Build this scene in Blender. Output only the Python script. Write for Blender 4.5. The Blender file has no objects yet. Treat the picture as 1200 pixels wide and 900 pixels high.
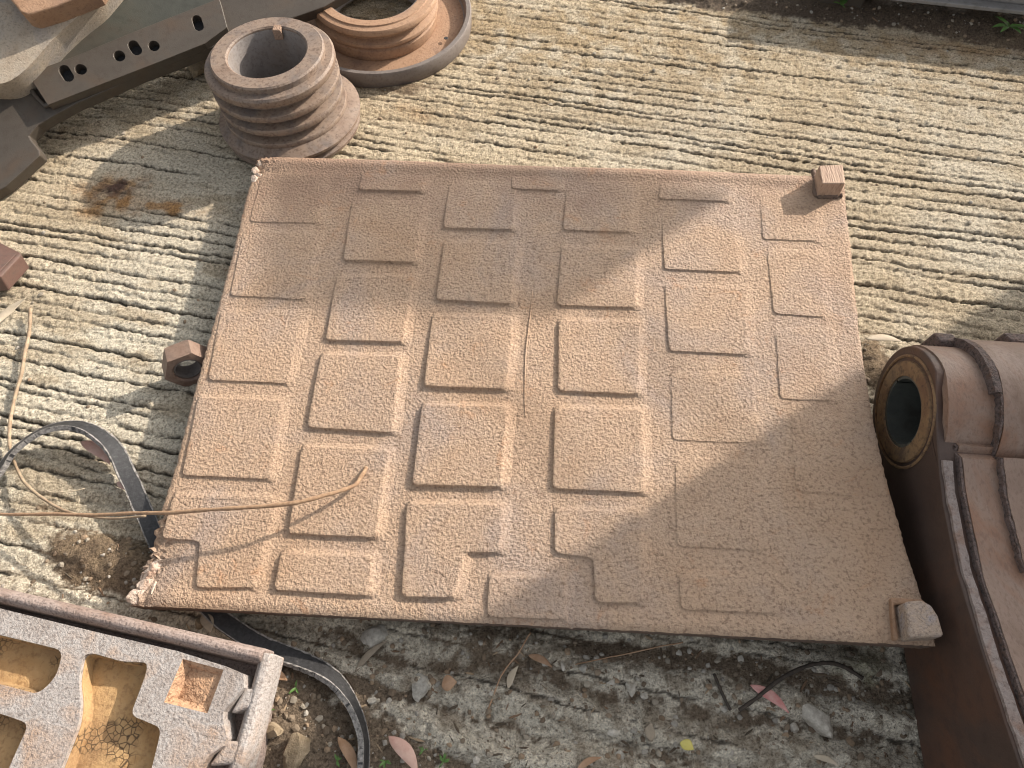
import bpy, bmesh, math, random
import numpy as np
from mathutils import Vector, Matrix, Quaternion
from mathutils.geometry import tessellate_polygon

R = math.radians
random.seed(7)
sc = bpy.context.scene
C = sc.collection

# ------------------------------------------------------------------ camera
CAM_H, PITCH, FPX = 1.5, 62.0, 832.0
cd = bpy.data.cameras.new('camera'); cam = bpy.data.objects.new('camera', cd); C.objects.link(cam)
cam.location = (0, 0, CAM_H); cam.rotation_euler = (R(90 - PITCH), 0, 0)
cd.sensor_fit = 'HORIZONTAL'; cd.sensor_width = 36; cd.lens = FPX / 1200 * 36
cd.clip_start = 0.02; cd.clip_end = 500
sc.camera = cam

# ------------------------------------------------------------------ sky, sun, exposure
SUN_EL = 27.0
SH = Vector((0.850, 0.527))                       # horizontal direction towards the sun
w = bpy.data.worlds.new('World'); sc.world = w; w.use_nodes = True
nt = w.node_tree
sky = nt.nodes.new('ShaderNodeTexSky'); sky.sky_type = 'NISHITA'; sky.sun_disc = False
sky.sun_elevation = R(SUN_EL); sky.sun_rotation = math.atan2(SH.x, SH.y)
sky.dust_density = 5.0; sky.air_density = 1.3; sky.ozone_density = 0.5
hz = nt.nodes.new('ShaderNodeHueSaturation'); hz.inputs['Saturation'].default_value = 0.28      # thin bright haze over the whole sky
nt.links.new(sky.outputs[0], hz.inputs['Color']); nt.links.new(hz.outputs[0], nt.nodes['Background'].inputs[0])
nt.nodes['Background'].inputs[1].default_value = 0.15
sd = bpy.data.lights.new('sun', 'SUN'); sun = bpy.data.objects.new('sun', sd); C.objects.link(sun)
sd.energy = 4.2; sd.angle = R(0.6); sd.color = (1.0, 0.90, 0.78)
ce = math.cos(R(SUN_EL))
sun.rotation_euler = Vector((-SH.x * ce, -SH.y * ce, -math.sin(R(SUN_EL)))).to_track_quat('-Z', 'Y').to_euler()
vs = sc.view_settings
vs.view_transform = 'Standard'; vs.look = 'None'; vs.gamma = 1.0; vs.exposure = 0.66
sc.cycles.filter_width = 1.1
vs.use_curve_mapping = False

# ------------------------------------------------------------------ helpers
_t = R(PITCH)
_F = Vector((0, math.cos(_t), -math.sin(_t))); _U = Vector((0, math.sin(_t), math.cos(_t)))
def ray(px, py):
    return _F + Vector(((px - 600) / FPX, 0, 0)) + _U * ((450 - py) / FPX)
def at(px, py, z=0.0):                          # photograph position at a known height -> real point
    v = ray(px, py); s = (z - CAM_H) / v.z
    return Vector((0, 0, CAM_H)) + v * s
class Plane:
    def __init__(s, a, b, c):
        s.o = a.copy(); s.n = (b - a).cross(c - a).normalized()
        if s.n.z < 0: s.n = -s.n
        s.x = (b - a).normalized(); s.y = s.n.cross(s.x)
    def hit(s, px, py):
        v = ray(px, py); o = Vector((0, 0, CAM_H))
        return o + v * ((s.o - o).dot(s.n) / v.dot(s.n))
    def up(s, h):
        q = Plane.__new__(Plane); q.o = s.o + s.n * h; q.n = s.n; q.x = s.x; q.y = s.y; return q
    def loc(s, p): d = p - s.o; return (d.dot(s.x), d.dot(s.y))
    def wld(s, u, v, h=0): return s.o + s.x * u + s.y * v + s.n * h
    def px(s, px, py): return s.loc(s.hit(px, py))

def tag(o, label=None, cat=None, group=None, kind=None):
    if label: o['label'] = label
    if cat: o['category'] = cat
    if group: o['group'] = group
    if kind: o['kind'] = kind
    return o
def empty(name, loc, label, cat, group=None):
    o = bpy.data.objects.new(name, None); o.location = loc; o.empty_display_size = 0.05; C.objects.link(o)
    return tag(o, label, cat, group)
def off(parent):
    v = Vector((0, 0, 0))
    while parent is not None: v += Vector(parent.location); parent = parent.parent
    return v
def obj(name, verts, faces, mat, parent=None, smooth=False, origin=None, bevel=0, bseg=2, angle=35):
    """one mesh object; verts in world space; origin = object location (top level) or parent's base"""
    base = off(parent) if parent else Vector(origin or (0, 0, 0))
    me = bpy.data.meshes.new(name)
    me.from_pydata([tuple(Vector(v) - base) for v in verts], [], faces)
    bm = bmesh.new(); bm.from_mesh(me)
    bmesh.ops.remove_doubles(bm, verts=bm.verts, dist=1e-6)
    bmesh.ops.recalc_face_normals(bm, faces=bm.faces); bm.to_mesh(me); bm.free()
    o = bpy.data.objects.new(name, me); C.objects.link(o)
    if parent: o.parent = parent
    else: o.location = base
    me.materials.append(mat)
    if bevel:
        m = o.modifiers.new('bevel', 'BEVEL'); m.width = bevel; m.segments = bseg; m.limit_method = 'ANGLE'; m.angle_limit = R(angle)
    if smooth:
        for p in me.polygons: p.use_smooth = True
        if smooth != 'all':
            me.set_sharp_from_angle(angle=R(38))
    return o

def prism(outer, holes, fn, h0, h1):
    """plate with through holes: 2D loops, fn(u, v, h) -> world"""
    loops = [outer] + list(holes); V = []; Fc = []
    flat = [p for l in loops for p in l]; n = len(flat)
    tris = tessellate_polygon([[Vector((p[0], p[1], 0)) for p in l] for l in loops])
    V = [fn(p[0], p[1], h1) for p in flat] + [fn(p[0], p[1], h0) for p in flat]
    for t in tris:
        Fc.append(tuple(t)); Fc.append(tuple(i + n for i in reversed(t)))
    k = 0
    for l in loops:
        m = len(l)
        for i in range(m):
            a, b = k + i, k + (i + 1) % m
            Fc.append((a, b, b + n, a + n))
        k += m
    return V, Fc
def roundpoly(pts, r, seg=4):
    out = []; n = len(pts)
    for i in range(n):
        p0, p1, p2 = Vector(pts[i - 1]), Vector(pts[i]), Vector(pts[(i + 1) % n])
        a = (p0 - p1); b = (p2 - p1); ra = min(r, a.length * .45); rb = min(r, b.length * .45)
        a = p1 + a.normalized() * ra; b = p1 + b.normalized() * rb
        for k in range(seg + 1):
            t = k / seg
            out.append(tuple(a * (1 - t) ** 2 + p1 * 2 * t * (1 - t) + b * t * t))
    return out
def area2(p):
    return sum(p[i - 1][0] * p[i][1] - p[i][0] * p[i - 1][1] for i in range(len(p)))
def offset(pts, d):
    n = len(pts); out = []; sgn = 1 if area2(pts) > 0 else -1
    for i in range(n):
        a = (Vector(pts[i]) - Vector(pts[i - 1])); b = (Vector(pts[(i + 1) % n]) - Vector(pts[i]))
        if a.length < 1e-9: a = b
        if b.length < 1e-9: b = a
        a.normalize(); b.normalize()
        na = Vector((a.y, -a.x)) * sgn; nb = Vector((b.y, -b.x)) * sgn
        m = na + nb
        if m.length < 1e-6: m = na
        m.normalize(); k = 1 / max(0.5, m.dot(na))
        dd = d(m) if callable(d) else d
        out.append((pts[i][0] + m.x * dd * k, pts[i][1] + m.y * dd * k))
    return out
def lathe(prof, ctr, axis=Vector((0, 0, 1)), seg=72, closed=False, arc=None):
    ax = axis.normalized(); u = ax.orthogonal().normalized(); v = ax.cross(u)
    V = []; Fc = []; n = len(prof)
    for i in range(seg):
        a = 2 * math.pi * i / seg; d = u * math.cos(a) + v * math.sin(a)
        for r, h in prof: V.append(ctr + d * r + ax * h)
    for i in range(seg):
        j = (i + 1) % seg
        for k in range(n if closed else n - 1):
            l = (k + 1) % n
            Fc.append((i * n + k, j * n + k, j * n + l, i * n + l))
    return V, Fc
def tube(pts, rad, seg=8, jitter=0):
    V = []; Fc = []; n = len(pts); rnd = random.Random(3)
    prev = None
    for i, p in enumerate(pts):
        t = (pts[min(i + 1, n - 1)] - pts[max(i - 1, 0)]).normalized()
        s = t.cross(Vector((0, 0, 1)))
        if s.length < 1e-3: s = t.cross(Vector((0, 1, 0)))
        s.normalize(); q = s.cross(t)
        r = rad(i / (n - 1)) if callable(rad) else rad
        r *= 1 + jitter * (rnd.random() - .5)
        for k in range(seg):
            a = 2 * math.pi * k / seg
            V.append(p + s * math.cos(a) * r + q * math.sin(a) * r)
    for i in range(n - 1):
        for k in range(seg):
            l = (k + 1) % seg
            Fc.append((i * seg + k, i * seg + l, (i + 1) * seg + l, (i + 1) * seg + k))
    Fc.append(tuple(range(seg))); Fc.append(tuple((n - 1) * seg + k for k in reversed(range(seg))))
    return V, Fc
def spline(pts, n):
    P = [Vector(p) for p in pts]; P = [P[0] * 2 - P[1]] + P + [P[-1] * 2 - P[-2]]
    out = []; m = len(P) - 3
    for i in range(n + 1):
        t = i / n * m; k = min(int(t), m - 1); t -= k
        a, b, c, d = P[k:k + 4]
        out.append(0.5 * ((2 * b) + (c - a) * t + (2 * a - 5 * b + 4 * c - d) * t * t + (3 * b - a - 3 * c + d) * t ** 3))
    return out
def box(lo, hi, M=None):
    V = [Vector((x, y, z)) for x in (lo[0], hi[0]) for y in (lo[1], hi[1]) for z in (lo[2], hi[2])]
    if M: V = [M @ v for v in V]
    return V, [(0, 1, 3, 2), (4, 6, 7, 5), (0, 4, 5, 1), (2, 3, 7, 6), (0, 2, 6, 4), (1, 5, 7, 3)]
def join(*parts):
    V = []; Fc = []
    for v, f in parts:
        n = len(V); V += list(v); Fc += [tuple(i + n for i in q) for q in f]
    return V, Fc

# numpy value noise
class Noise:
    def __init__(s, seed): s.t = np.random.RandomState(seed).rand(512, 512).astype(np.float32)
    def __call__(s, x, y):
        xi = np.floor(x).astype(np.int64); yi = np.floor(y).astype(np.int64)
        fx = (x - xi).astype(np.float32); fy = (y - yi).astype(np.float32)
        fx = fx * fx * (3 - 2 * fx); fy = fy * fy * (3 - 2 * fy)
        a = xi & 511; b = (xi + 1) & 511; c = yi & 511; d = (yi + 1) & 511
        t = s.t
        return (t[a, c] * (1 - fx) + t[b, c] * fx) * (1 - fy) + (t[a, d] * (1 - fx) + t[b, d] * fx) * fy
def fbm(x, y, f, seed, oct=3, g=.5):
    o = 0; a = 1; s = 0
    for k in range(oct):
        o = o + a * Noise(seed + k * 13)(x * f + 37.7 * k, y * f + 11.3 * k); s += a; a *= g; f *= 2.03
    return o / s
def sstep(a, b, x): 
    t = np.clip((x - a) / (b - a), 0, 1); return t * t * (3 - 2 * t)

# ------------------------------------------------------------------ materials
def mat_base(name):
    m = bpy.data.materials.new(name); m.use_nodes = True
    n = m.node_tree; b = n.nodes['Principled BSDF']
    tc = n.nodes.new('ShaderNodeNewGeometry')
    return m, n, b, tc.outputs['Position']
def ramp(n, fac, stops):
    r = n.nodes.new('ShaderNodeValToRGB'); e = r.color_ramp.elements
    while len(e) < len(stops): e.new(0.5)
    for i, (p, c) in enumerate(stops):
        e[i].position = p; e[i].color = (*c, 1) if len(c) == 3 else c
    n.links.new(fac, r.inputs[0]); return r.outputs[0]
def noise(n, vec, scale, detail=3, rough=.55, dist=0):
    t = n.nodes.new('ShaderNodeTexNoise'); t.inputs['Scale'].default_value = scale
    t.inputs['Detail'].default_value = detail; t.inputs['Roughness'].default_value = rough; t.inputs['Distortion'].default_value = dist
    n.links.new(vec, t.inputs['Vector']); return t.outputs['Fac']
def mix(n, fac, a, b, mode='MIX'):
    m = n.nodes.new('ShaderNodeMix'); m.data_type = 'RGBA'; m.blend_type = mode
    for s, v in ((0, fac), (6, a), (7, b)):
        if hasattr(v, 'links') or hasattr(v, 'is_linked'): n.links.new(v, m.inputs[s])
        elif isinstance(v, (int, float)): m.inputs[s].default_value = v
        else: m.inputs[s].default_value = (*v, 1)
    return m.outputs[2]
def math_(n, op, a, b):
    m = n.nodes.new('ShaderNodeMath'); m.operation = op
    for i, v in enumerate((a, b)):
        if isinstance(v, (int, float)): m.inputs[i].default_value = v
        else: n.links.new(v, m.inputs[i])
    return m.outputs[0]
def bump(n, h, dist, strength=1.0, prev=None):
    b = n.nodes.new('ShaderNodeBump'); b.inputs['Distance'].default_value = dist; b.inputs['Strength'].default_value = strength
    n.links.new(h, b.inputs['Height'])
    if prev: n.links.new(prev, b.inputs['Normal'])
    return b.outputs[0]
def rusty(name, cols, spots=(.12, .07, .045), spot_amt=.5, big=5, fine=90, rough=.8, peel=0.0012, peel_scale=150, metal=0.0, fleck=None, stretch=None):
    """weathered steel: three body colours over large noise, darker pits, optional flecks, fine relief"""
    m, n, b, pos = mat_base(name)
    if stretch:
        mp = n.nodes.new('ShaderNodeMapping'); mp.inputs['Scale'].default_value = stretch
        n.links.new(pos, mp.inputs['Vector']); pos = mp.outputs[0]
    c = ramp(n, noise(n, pos, big, 5, .6, .6), [(.3, cols[0]), (.5, cols[1]), (.68, cols[2])])
    f = noise(n, pos, fine, 4, .65)
    c = mix(n, ramp(n, f, [(.35, (spot_amt,) * 3), (.5, (0, 0, 0))]), c, spots)
    f2 = noise(n, pos, fine * .22, 4, .7)
    c = mix(n, ramp(n, f2, [(.56, (0, 0, 0)), (.75, (.45,) * 3)]), c, cols[0])
    if fleck:
        f3 = noise(n, pos, fine * 1.6, 2, .6)
        c = mix(n, ramp(n, f3, [(.55, (0, 0, 0)), (.66, (.75,) * 3)]), c, fleck)
    n.links.new(c, b.inputs['Base Color'])
    b.inputs['Roughness'].default_value = rough; b.inputs['Metallic'].default_value = metal
    h = math_(n, 'ADD', noise(n, pos, peel_scale, 2, .5), math_(n, 'MULTIPLY', noise(n, pos, peel_scale * 3.1, 2, .5), .35))
    n.links.new(bump(n, h, peel), b.inputs['Normal'])
    return m
M = {}
M['plate'] = rusty('rust_plate', [(.39, .257, .163), (.41, .287, .197), (.34, .255, .20)], spots=(.17, .105, .068), spot_amt=.75, big=4.2, fine=150, rough=.78, peel=.0046, peel_scale=165)
M['plateside'] = rusty('shaded_plate_side', [(.13, .085, .06), (.16, .105, .075), (.11, .08, .065)], spots=(.05, .035, .028), spot_amt=.7, big=12, fine=90, rough=.85, peel=.002, peel_scale=120)  # plate rust darkened so the colour carries the side faces' shade
M['pulley'] = rusty('rust_pulley', [(.165, .108, .076), (.225, .165, .124), (.14, .112, .097)], spots=(.075, .045, .033), spot_amt=.7, big=14, fine=120, rough=.65, peel=.0006, peel_scale=260)
M['greenshade'] = rusty('dark_green_shade', [(.042, .044, .036), (.055, .056, .045), (.06, .048, .036)], spots=(.03, .028, .022), spot_amt=.4, big=5, fine=60, rough=.5, peel=.0003, peel_scale=300)  # green-grey darkened to stand for shade in the frame's recess
M['bore'] = rusty('grey_bore', [(.17, .15, .14), (.21, .19, .18), (.18, .15, .13)], spots=(.1, .08, .07), big=9, fine=110, rough=.55, peel=.0004, peel_scale=300)
M['rim'] = rusty('grey_rim', [(.14, .115, .10), (.17, .145, .13), (.14, .115, .10)], spots=(.09, .07, .06), big=8, fine=120, rough=.6, peel=.0005, peel_scale=300)
M['orange'] = rusty('orange_rust', [(.29, .165, .095), (.34, .21, .13), (.23, .14, .095)], spots=(.16, .09, .05), big=7, fine=120, rough=.75, peel=.001, peel_scale=220)
M['darksteel'] = rusty('dark_painted_steel', [(.052, .042, .033), (.064, .053, .042), (.072, .050, .034)], spots=(.045, .032, .025), spot_amt=.5, big=7, fine=60, rough=.55, peel=.0003, peel_scale=300)
M['greycast'] = rusty('grey_casting', [(.27, .225, .195), (.36, .33, .31), (.35, .25, .185)], spots=(.13, .10, .085), spot_amt=.75, big=11, fine=190, rough=.7, peel=.0020, peel_scale=220, fleck=(.24, .215, .205))
M['railrust'] = rusty('pink_grey_rail', [(.22, .16, .135), (.28, .225, .20), (.20, .135, .105)], spots=(.08, .055, .046), spot_amt=.85, big=9, fine=200, rough=.75, peel=.002, peel_scale=200)
M['shoulder'] = rusty('tan_grey_casting', [(.29, .225, .16), (.34, .285, .22), (.23, .21, .19)], spots=(.14, .105, .075), spot_amt=.5, big=9, fine=150, rough=.7, peel=.0012, peel_scale=220)
M['ochre'] = rusty('ochre_pocket', [(.36, .21, .085), (.41, .265, .125), (.30, .185, .09)], spots=(.17, .09, .04), spot_amt=.5, big=10, fine=90, rough=.85, peel=.002, peel_scale=120)
def crack(m):
    n = m.node_tree; b = n.nodes['Principled BSDF']; src = b.inputs['Base Color'].links[0].from_socket
    g = n.nodes.new('ShaderNodeNewGeometry'); v = n.nodes.new('ShaderNodeTexVoronoi'); v.feature = 'DISTANCE_TO_EDGE'; v.inputs['Scale'].default_value = 95
    n.links.new(g.outputs['Position'], v.inputs['Vector'])
    e = ramp(n, v.outputs['Distance'], [(.02, (1, 1, 1)), (.09, (0, 0, 0))]); k = ramp(n, noise(n, g.outputs['Position'], 11, 2), [(.54, (0, 0, 0)), (.60, (1, 1, 1))])
    n.links.new(mix(n, mix(n, 1.0, e, k, 'MULTIPLY'), src, (.075, .045, .022)), b.inputs['Base Color'])
crack(M['ochre'])
M['rough_ochre'] = rusty('rough_ochre', [(.42, .24, .135), (.46, .29, .18), (.34, .20, .12)], spots=(.20, .11, .06), spot_amt=.8, big=12, fine=110, rough=.9, peel=.006, peel_scale=120)
M['boomdark'] = rusty('dark_brown_steel', [(.055, .033, .025), (.078, .048, .036), (.12, .055, .032)], spots=(.05, .03, .024), spot_amt=.4, big=4, fine=40, rough=.6, peel=.0004, peel_scale=220)
M['boomtop'] = rusty('rubbed_brown_steel', [(.175, .105, .07), (.25, .172, .13), (.225, .105, .055)], spots=(.14, .08, .055), spot_amt=.5, big=8, fine=190, rough=.6, peel=.0007, peel_scale=200, stretch=(1, .45, 1))
M['beadrub'] = rusty('rubbed_bead', [(.19, .145, .125), (.25, .205, .185), (.21, .13, .095)], spots=(.12, .08, .065), spot_amt=.7, big=16, fine=120, rough=.65, peel=.002, peel_scale=160)
M['weld'] = rusty('torn_weld_edge', [(.09, .062, .055), (.14, .10, .088), (.12, .07, .05)], spots=(.04, .03, .025), spot_amt=.9, big=40, fine=160, rough=.8, peel=.005, peel_scale=160)
M['bushface'] = rusty('rust_ring', [(.16, .085, .045), (.24, .145, .07), (.12, .075, .05)], spots=(.06, .035, .025), spot_amt=.7, big=14, fine=80, rough=.7, peel=.0008, peel_scale=220)
M['bushing'] = rusty('grey_green_bushing', [(.055, .058, .050), (.085, .088, .076), (.06, .056, .046)], spots=(.05, .05, .045), spot_amt=.4, big=14, fine=60, rough=.5, peel=.0004, peel_scale=220)
M['nut'] = rusty('rust_nut', [(.15, .092, .066), (.20, .135, .10), (.13, .09, .07)], spots=(.10, .06, .045), big=22, fine=140, rough=.6, peel=.0005, peel_scale=300)
M['lug'] = rusty('grey_rust_lug', [(.33, .27, .24), (.37, .28, .21), (.30, .27, .27)], spots=(.13, .09, .07), spot_amt=.7, big=30, fine=220, rough=.7, peel=.003, peel_scale=180)
M['chip'] = rusty('broken_edge', [(.52, .40, .32), (.55, .45, .37), (.44, .30, .22)], spots=(.28, .17, .12), spot_amt=.6, big=40, fine=200, rough=.8, peel=.004, peel_scale=160)
M['cutblock'] = rusty('sawn_block', [(.40, .26, .18), (.46, .32, .23), (.36, .24, .17)], spots=(.22, .13, .09), spot_amt=.7, big=20, fine=120, rough=.75, peel=.002, peel_scale=120, stretch=(3, .25, .6))
M['redbar'] = rusty('red_brown_bar', [(.10, .052, .042), (.12, .068, .053), (.09, .062, .05)], spots=(.08, .05, .04), big=20, fine=110, rough=.6, peel=.0006, peel_scale=240)
M['beam'] = rusty('grey_beam', [(.20, .19, .18), (.24, .23, .22), (.19, .18, .17)], spots=(.12, .11, .10), big=6, fine=60, rough=.7, peel=.001, peel_scale=150)
M['container'] = rusty('container_paint', [(.20, .10, .07), (.23, .12, .085), (.19, .10, .075)], spots=(.12, .06, .04), big=2, fine=20, rough=.5, peel=.0005, peel_scale=90)
M['timber'] = rusty('old_timber', [(.20, .15, .10), (.26, .20, .14), (.16, .125, .09)], spots=(.1, .07, .05), big=8, fine=60, rough=.85, peel=.002, peel_scale=90, stretch=(.2, 3, 3))
def plate_tones(m):                                    # browner towards the far and right edges, broken by noise, with rust blooms
    n = m.node_tree; b = n.nodes['Principled BSDF']; src = b.inputs['Base Color'].links[0].from_socket
    g = n.nodes.new('ShaderNodeNewGeometry'); sp = n.nodes.new('ShaderNodeSeparateXYZ'); n.links.new(g.outputs['Position'], sp.inputs[0])
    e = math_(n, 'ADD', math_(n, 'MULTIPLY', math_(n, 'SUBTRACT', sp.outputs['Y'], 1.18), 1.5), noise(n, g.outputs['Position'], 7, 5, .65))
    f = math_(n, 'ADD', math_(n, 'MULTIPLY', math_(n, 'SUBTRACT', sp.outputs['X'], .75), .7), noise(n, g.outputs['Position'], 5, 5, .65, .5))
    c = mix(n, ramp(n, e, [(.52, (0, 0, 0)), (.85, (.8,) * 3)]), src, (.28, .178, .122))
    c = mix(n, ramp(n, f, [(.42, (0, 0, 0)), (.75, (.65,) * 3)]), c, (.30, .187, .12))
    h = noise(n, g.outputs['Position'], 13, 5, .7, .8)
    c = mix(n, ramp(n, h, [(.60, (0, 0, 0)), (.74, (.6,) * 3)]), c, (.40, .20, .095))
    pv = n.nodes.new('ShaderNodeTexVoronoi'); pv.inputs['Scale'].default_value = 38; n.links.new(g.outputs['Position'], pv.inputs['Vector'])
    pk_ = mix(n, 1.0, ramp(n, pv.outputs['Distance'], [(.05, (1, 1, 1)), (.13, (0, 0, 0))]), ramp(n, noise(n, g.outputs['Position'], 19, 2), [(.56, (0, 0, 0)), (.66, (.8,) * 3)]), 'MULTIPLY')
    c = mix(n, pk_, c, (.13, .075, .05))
    n.links.new(c, b.inputs['Base Color'])
plate_tones(M['plate'])
def rubber():
    m, n, b, pos = mat_base('black_rubber')
    c = ramp(n, noise(n, pos, 130, 4, .7), [(.35, (.013, .013, .014)), (.62, (.032, .032, .034)), (.78, (.10, .095, .09))])
    n.links.new(c, b.inputs['Base Color']); b.inputs['Roughness'].default_value = .55
    n.links.new(bump(n, noise(n, pos, 400, 2), .0006), b.inputs['Normal']); return m
M['rubber'] = rubber()
def simple(name, c1, c2, scale=60, rough=.75, bd=.0006, trans=0):
    m, n, b, pos = mat_base(name)
    n.links.new(ramp(n, noise(n, pos, scale, 4, .65), [(.32, c1), (.68, c2)]), b.inputs['Base Color'])
    b.inputs['Roughness'].default_value = rough
    n.links.new(bump(n, noise(n, pos, scale * 5, 3), bd), b.inputs['Normal'])
    return m
M['cord'] = simple('frayed_cord', (.05, .048, .046), (.34, .32, .30), 130, .9, .001)
M['twig'] = simple('brown_twig', (.22, .13, .075), (.36, .235, .14), 140, .8)
M['vine'] = simple('pale_vine', (.20, .135, .085), (.36, .28, .19), 60, .8)
M['darktwig'] = simple('dark_twig', (.035, .028, .022), (.08, .06, .045), 90, .85)
M['leaf_pink'] = simple('pink_dry_leaf', (.50, .28, .22), (.60, .40, .32), 40, .6)
M['leaf_red'] = simple('red_leaf', (.58, .22, .20), (.66, .38, .33), 60, .55)
M['leaf_pale'] = simple('pale_dry_leaf', (.46, .38, .27), (.55, .46, .35), 50, .65)
M['leaf_tan'] = simple('tan_dry_leaf', (.30, .17, .09), (.42, .27, .17), 50, .65)
M['leaf_grey'] = simple('grey_dry_leaf', (.22, .18, .13), (.33, .27, .20), 60, .7)
M['leaf_yellow'] = simple('yellow_leaf', (.55, .46, .10), (.62, .55, .17), 60, .6)
M['green'] = simple('green_leaf', (.05, .11, .02), (.10, .20, .04), 60, .55)
M['treeleaf'] = simple('tree_leaf', (.05, .08, .03), (.09, .12, .05), 8, .5)
M['bark'] = simple('tree_bark', (.16, .13, .10), (.30, .26, .21), 12, .85, .004)
M['stone_pale'] = simple('pale_stone', (.36, .32, .26), (.66, .61, .53), 110, .85, .0025)
M['stone_brown'] = simple('brown_stone', (.17, .125, .075), (.31, .245, .165), 70, .85, .0025)
M['stone_grey'] = simple('grey_stone', (.30, .275, .235), (.55, .515, .45), 120, .85, .0025)
def pebble():
    m, n, b, pos = mat_base('pebbles')
    oi = n.nodes.new('ShaderNodeAttribute'); oi.attribute_name = 'tint'; oi.attribute_type = 'GEOMETRY'
    c = mix(n, noise(n, pos, 180, 3), oi.outputs['Color'], (.12, .09, .06))
    n.links.new(mix(n, .45, oi.outputs['Color'], c), b.inputs['Base Color']); b.inputs['Roughness'].default_value = .9
    return m
M['pebble'] = pebble()
def ground_mat():
    m, n, b, pos = mat_base('raked_concrete')
    at_ = n.nodes.new('ShaderNodeAttribute'); at_.attribute_name = 'tint'
    c = at_.outputs['Color']
    g = noise(n, pos, 240, 4, .75)
    c = mix(n, .78, c, ramp(n, g, [(.32, (.16, .14, .11)), (.45, (.74, .72, .68)), (.56, (1.0, 1.0, 1.0)), (.70, (1.42, 1.40, 1.34))]), 'MULTIPLY')
    g2 = noise(n, pos, 115, 3, .65)
    c = mix(n, .7, c, ramp(n, g2, [(.36, (.36, .32, .27)), (.50, (1, 1, 1)), (.68, (1.18, 1.17, 1.14))]), 'MULTIPLY')
    n.links.new(c, b.inputs['Base Color']); b.inputs['Roughness'].default_value = .92
    h = math_(n, 'ADD', noise(n, pos, 190, 4, .7), math_(n, 'MULTIPLY', noise(n, pos, 520, 2, .6), .45))
    n.links.new(bump(n, h, .0085), b.inputs['Normal'])
    return m
M['ground'] = ground_mat()

# ------------------------------------------------------------------ ground: raked concrete slab, dirt in the furrows
def spread(lo, hi, step, far, k=1.28):
    c = list(np.arange(lo, hi + 1e-9, step)); s = step; a = []; x = lo
    while x > -far: s *= k; x -= s; a.append(x)
    b = []; s = step; x = c[-1]
    while x < far: s *= k; x += s; b.append(x)
    return np.array(a[::-1] + c + b)
gx = spread(-1.85, 1.85, .0052, 90); gy = spread(-.16, 2.70, .0029, 90)
X, Y = np.meshgrid(gx, gy)                                   # rows = y
near = sstep(6, 3.2, np.hypot(X, Y - 1))
def gauss(px, py, rx, ry, rot=0):
    c = at(px, py, 0); dx = X - c.x; dy = Y - c.y; ca, sa = math.cos(rot), math.sin(rot)
    return np.exp(-(((dx * ca + dy * sa) / rx) ** 2 + ((-dx * sa + dy * ca) / ry) ** 2))
GD = (0.979, -0.203)                                         # the rake's direction
U = X * GD[0] + Y * GD[1]; Vv = -X * GD[1] + Y * GD[0]
wob = (fbm(U, Vv * 2.0, 1.6, 5, 3) - .5) * .040 + (fbm(U, Vv, 14, 9, 2) - .5) * .006 + (fbm(U, Vv, 48, 19, 2) - .5) * .008 + (fbm(U, Vv, 120, 23, 2) - .5) * .008
S = Vv + wob
rs = np.random.RandomState(4)
edges = [-4.0]
while edges[-1] < 7: edges.append(edges[-1] + rs.choice([.021, .027, .033, .039, .046, .058], p=[.14, .2, .22, .2, .14, .1]) * rs.uniform(.9, 1.1))
edges = np.array(edges)
idx = np.clip(np.searchsorted(edges, S) - 1, 0, len(edges) - 2)
d0 = S - edges[idx]; d1 = edges[idx + 1] - S; wid = edges[idx + 1] - edges[idx]
dep = rs.uniform(.35, 1.0, len(edges) + 1)
def gdepth(i): 
    nz = Noise(77)(U * 3.1 + i * 7.31, i * 3.7 + 0 * U); nz2 = Noise(78)(U * 17 + i * 5.1, i * 1.9 + 0 * U)
    return dep[i] * np.clip(nz * 1.3 + nz2 * .8 - .30, 0.10, 1.2)
D0 = gdepth(idx); D1 = gdepth(idx + 1)
jag = (fbm(X, Y, 95, 31, 2) - .5)
gw = .0029 + .0036 * jag
notch = np.maximum(D0 * np.exp(-((d0 / gw) ** 2)), D1 * np.exp(-((d1 / gw) ** 2)))
lowy = sstep(.42, .12, Y)                                    # foreground: worn, broken, silted, and paled against its shade
tilt = (d0 / wid - .5)
crown = 1 - (2 * d0 / wid - 1) ** 2
rough = fbm(X, Y, 45, 41, 4, .6) - .5; rough2 = fbm(X, Y, 130, 47, 2) - .5; lump = fbm(X, Y, 9, 53, 3) - .5
Hh = -.0135 * (1 - .40 * sstep(1.2, 1.7, Y)) * notch + .0010 * crown - .0010 * tilt + .0034 * rough + .0070 * rough2 + .004 * lump
S2 = Vv + (fbm(U * .6, Vv, 7, 161, 3) - .5) * .09
Hlow = .012 * np.sin(2 * np.pi * S2 / .088) + .022 * (fbm(X, Y, 15, 61, 4, .6) - .5) + .020 * rough + .010 * rough2
Hh = Hh * (1 - lowy * .75) + lowy * Hlow
Hh = np.where(np.isfinite(Hh), Hh, 0)
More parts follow.
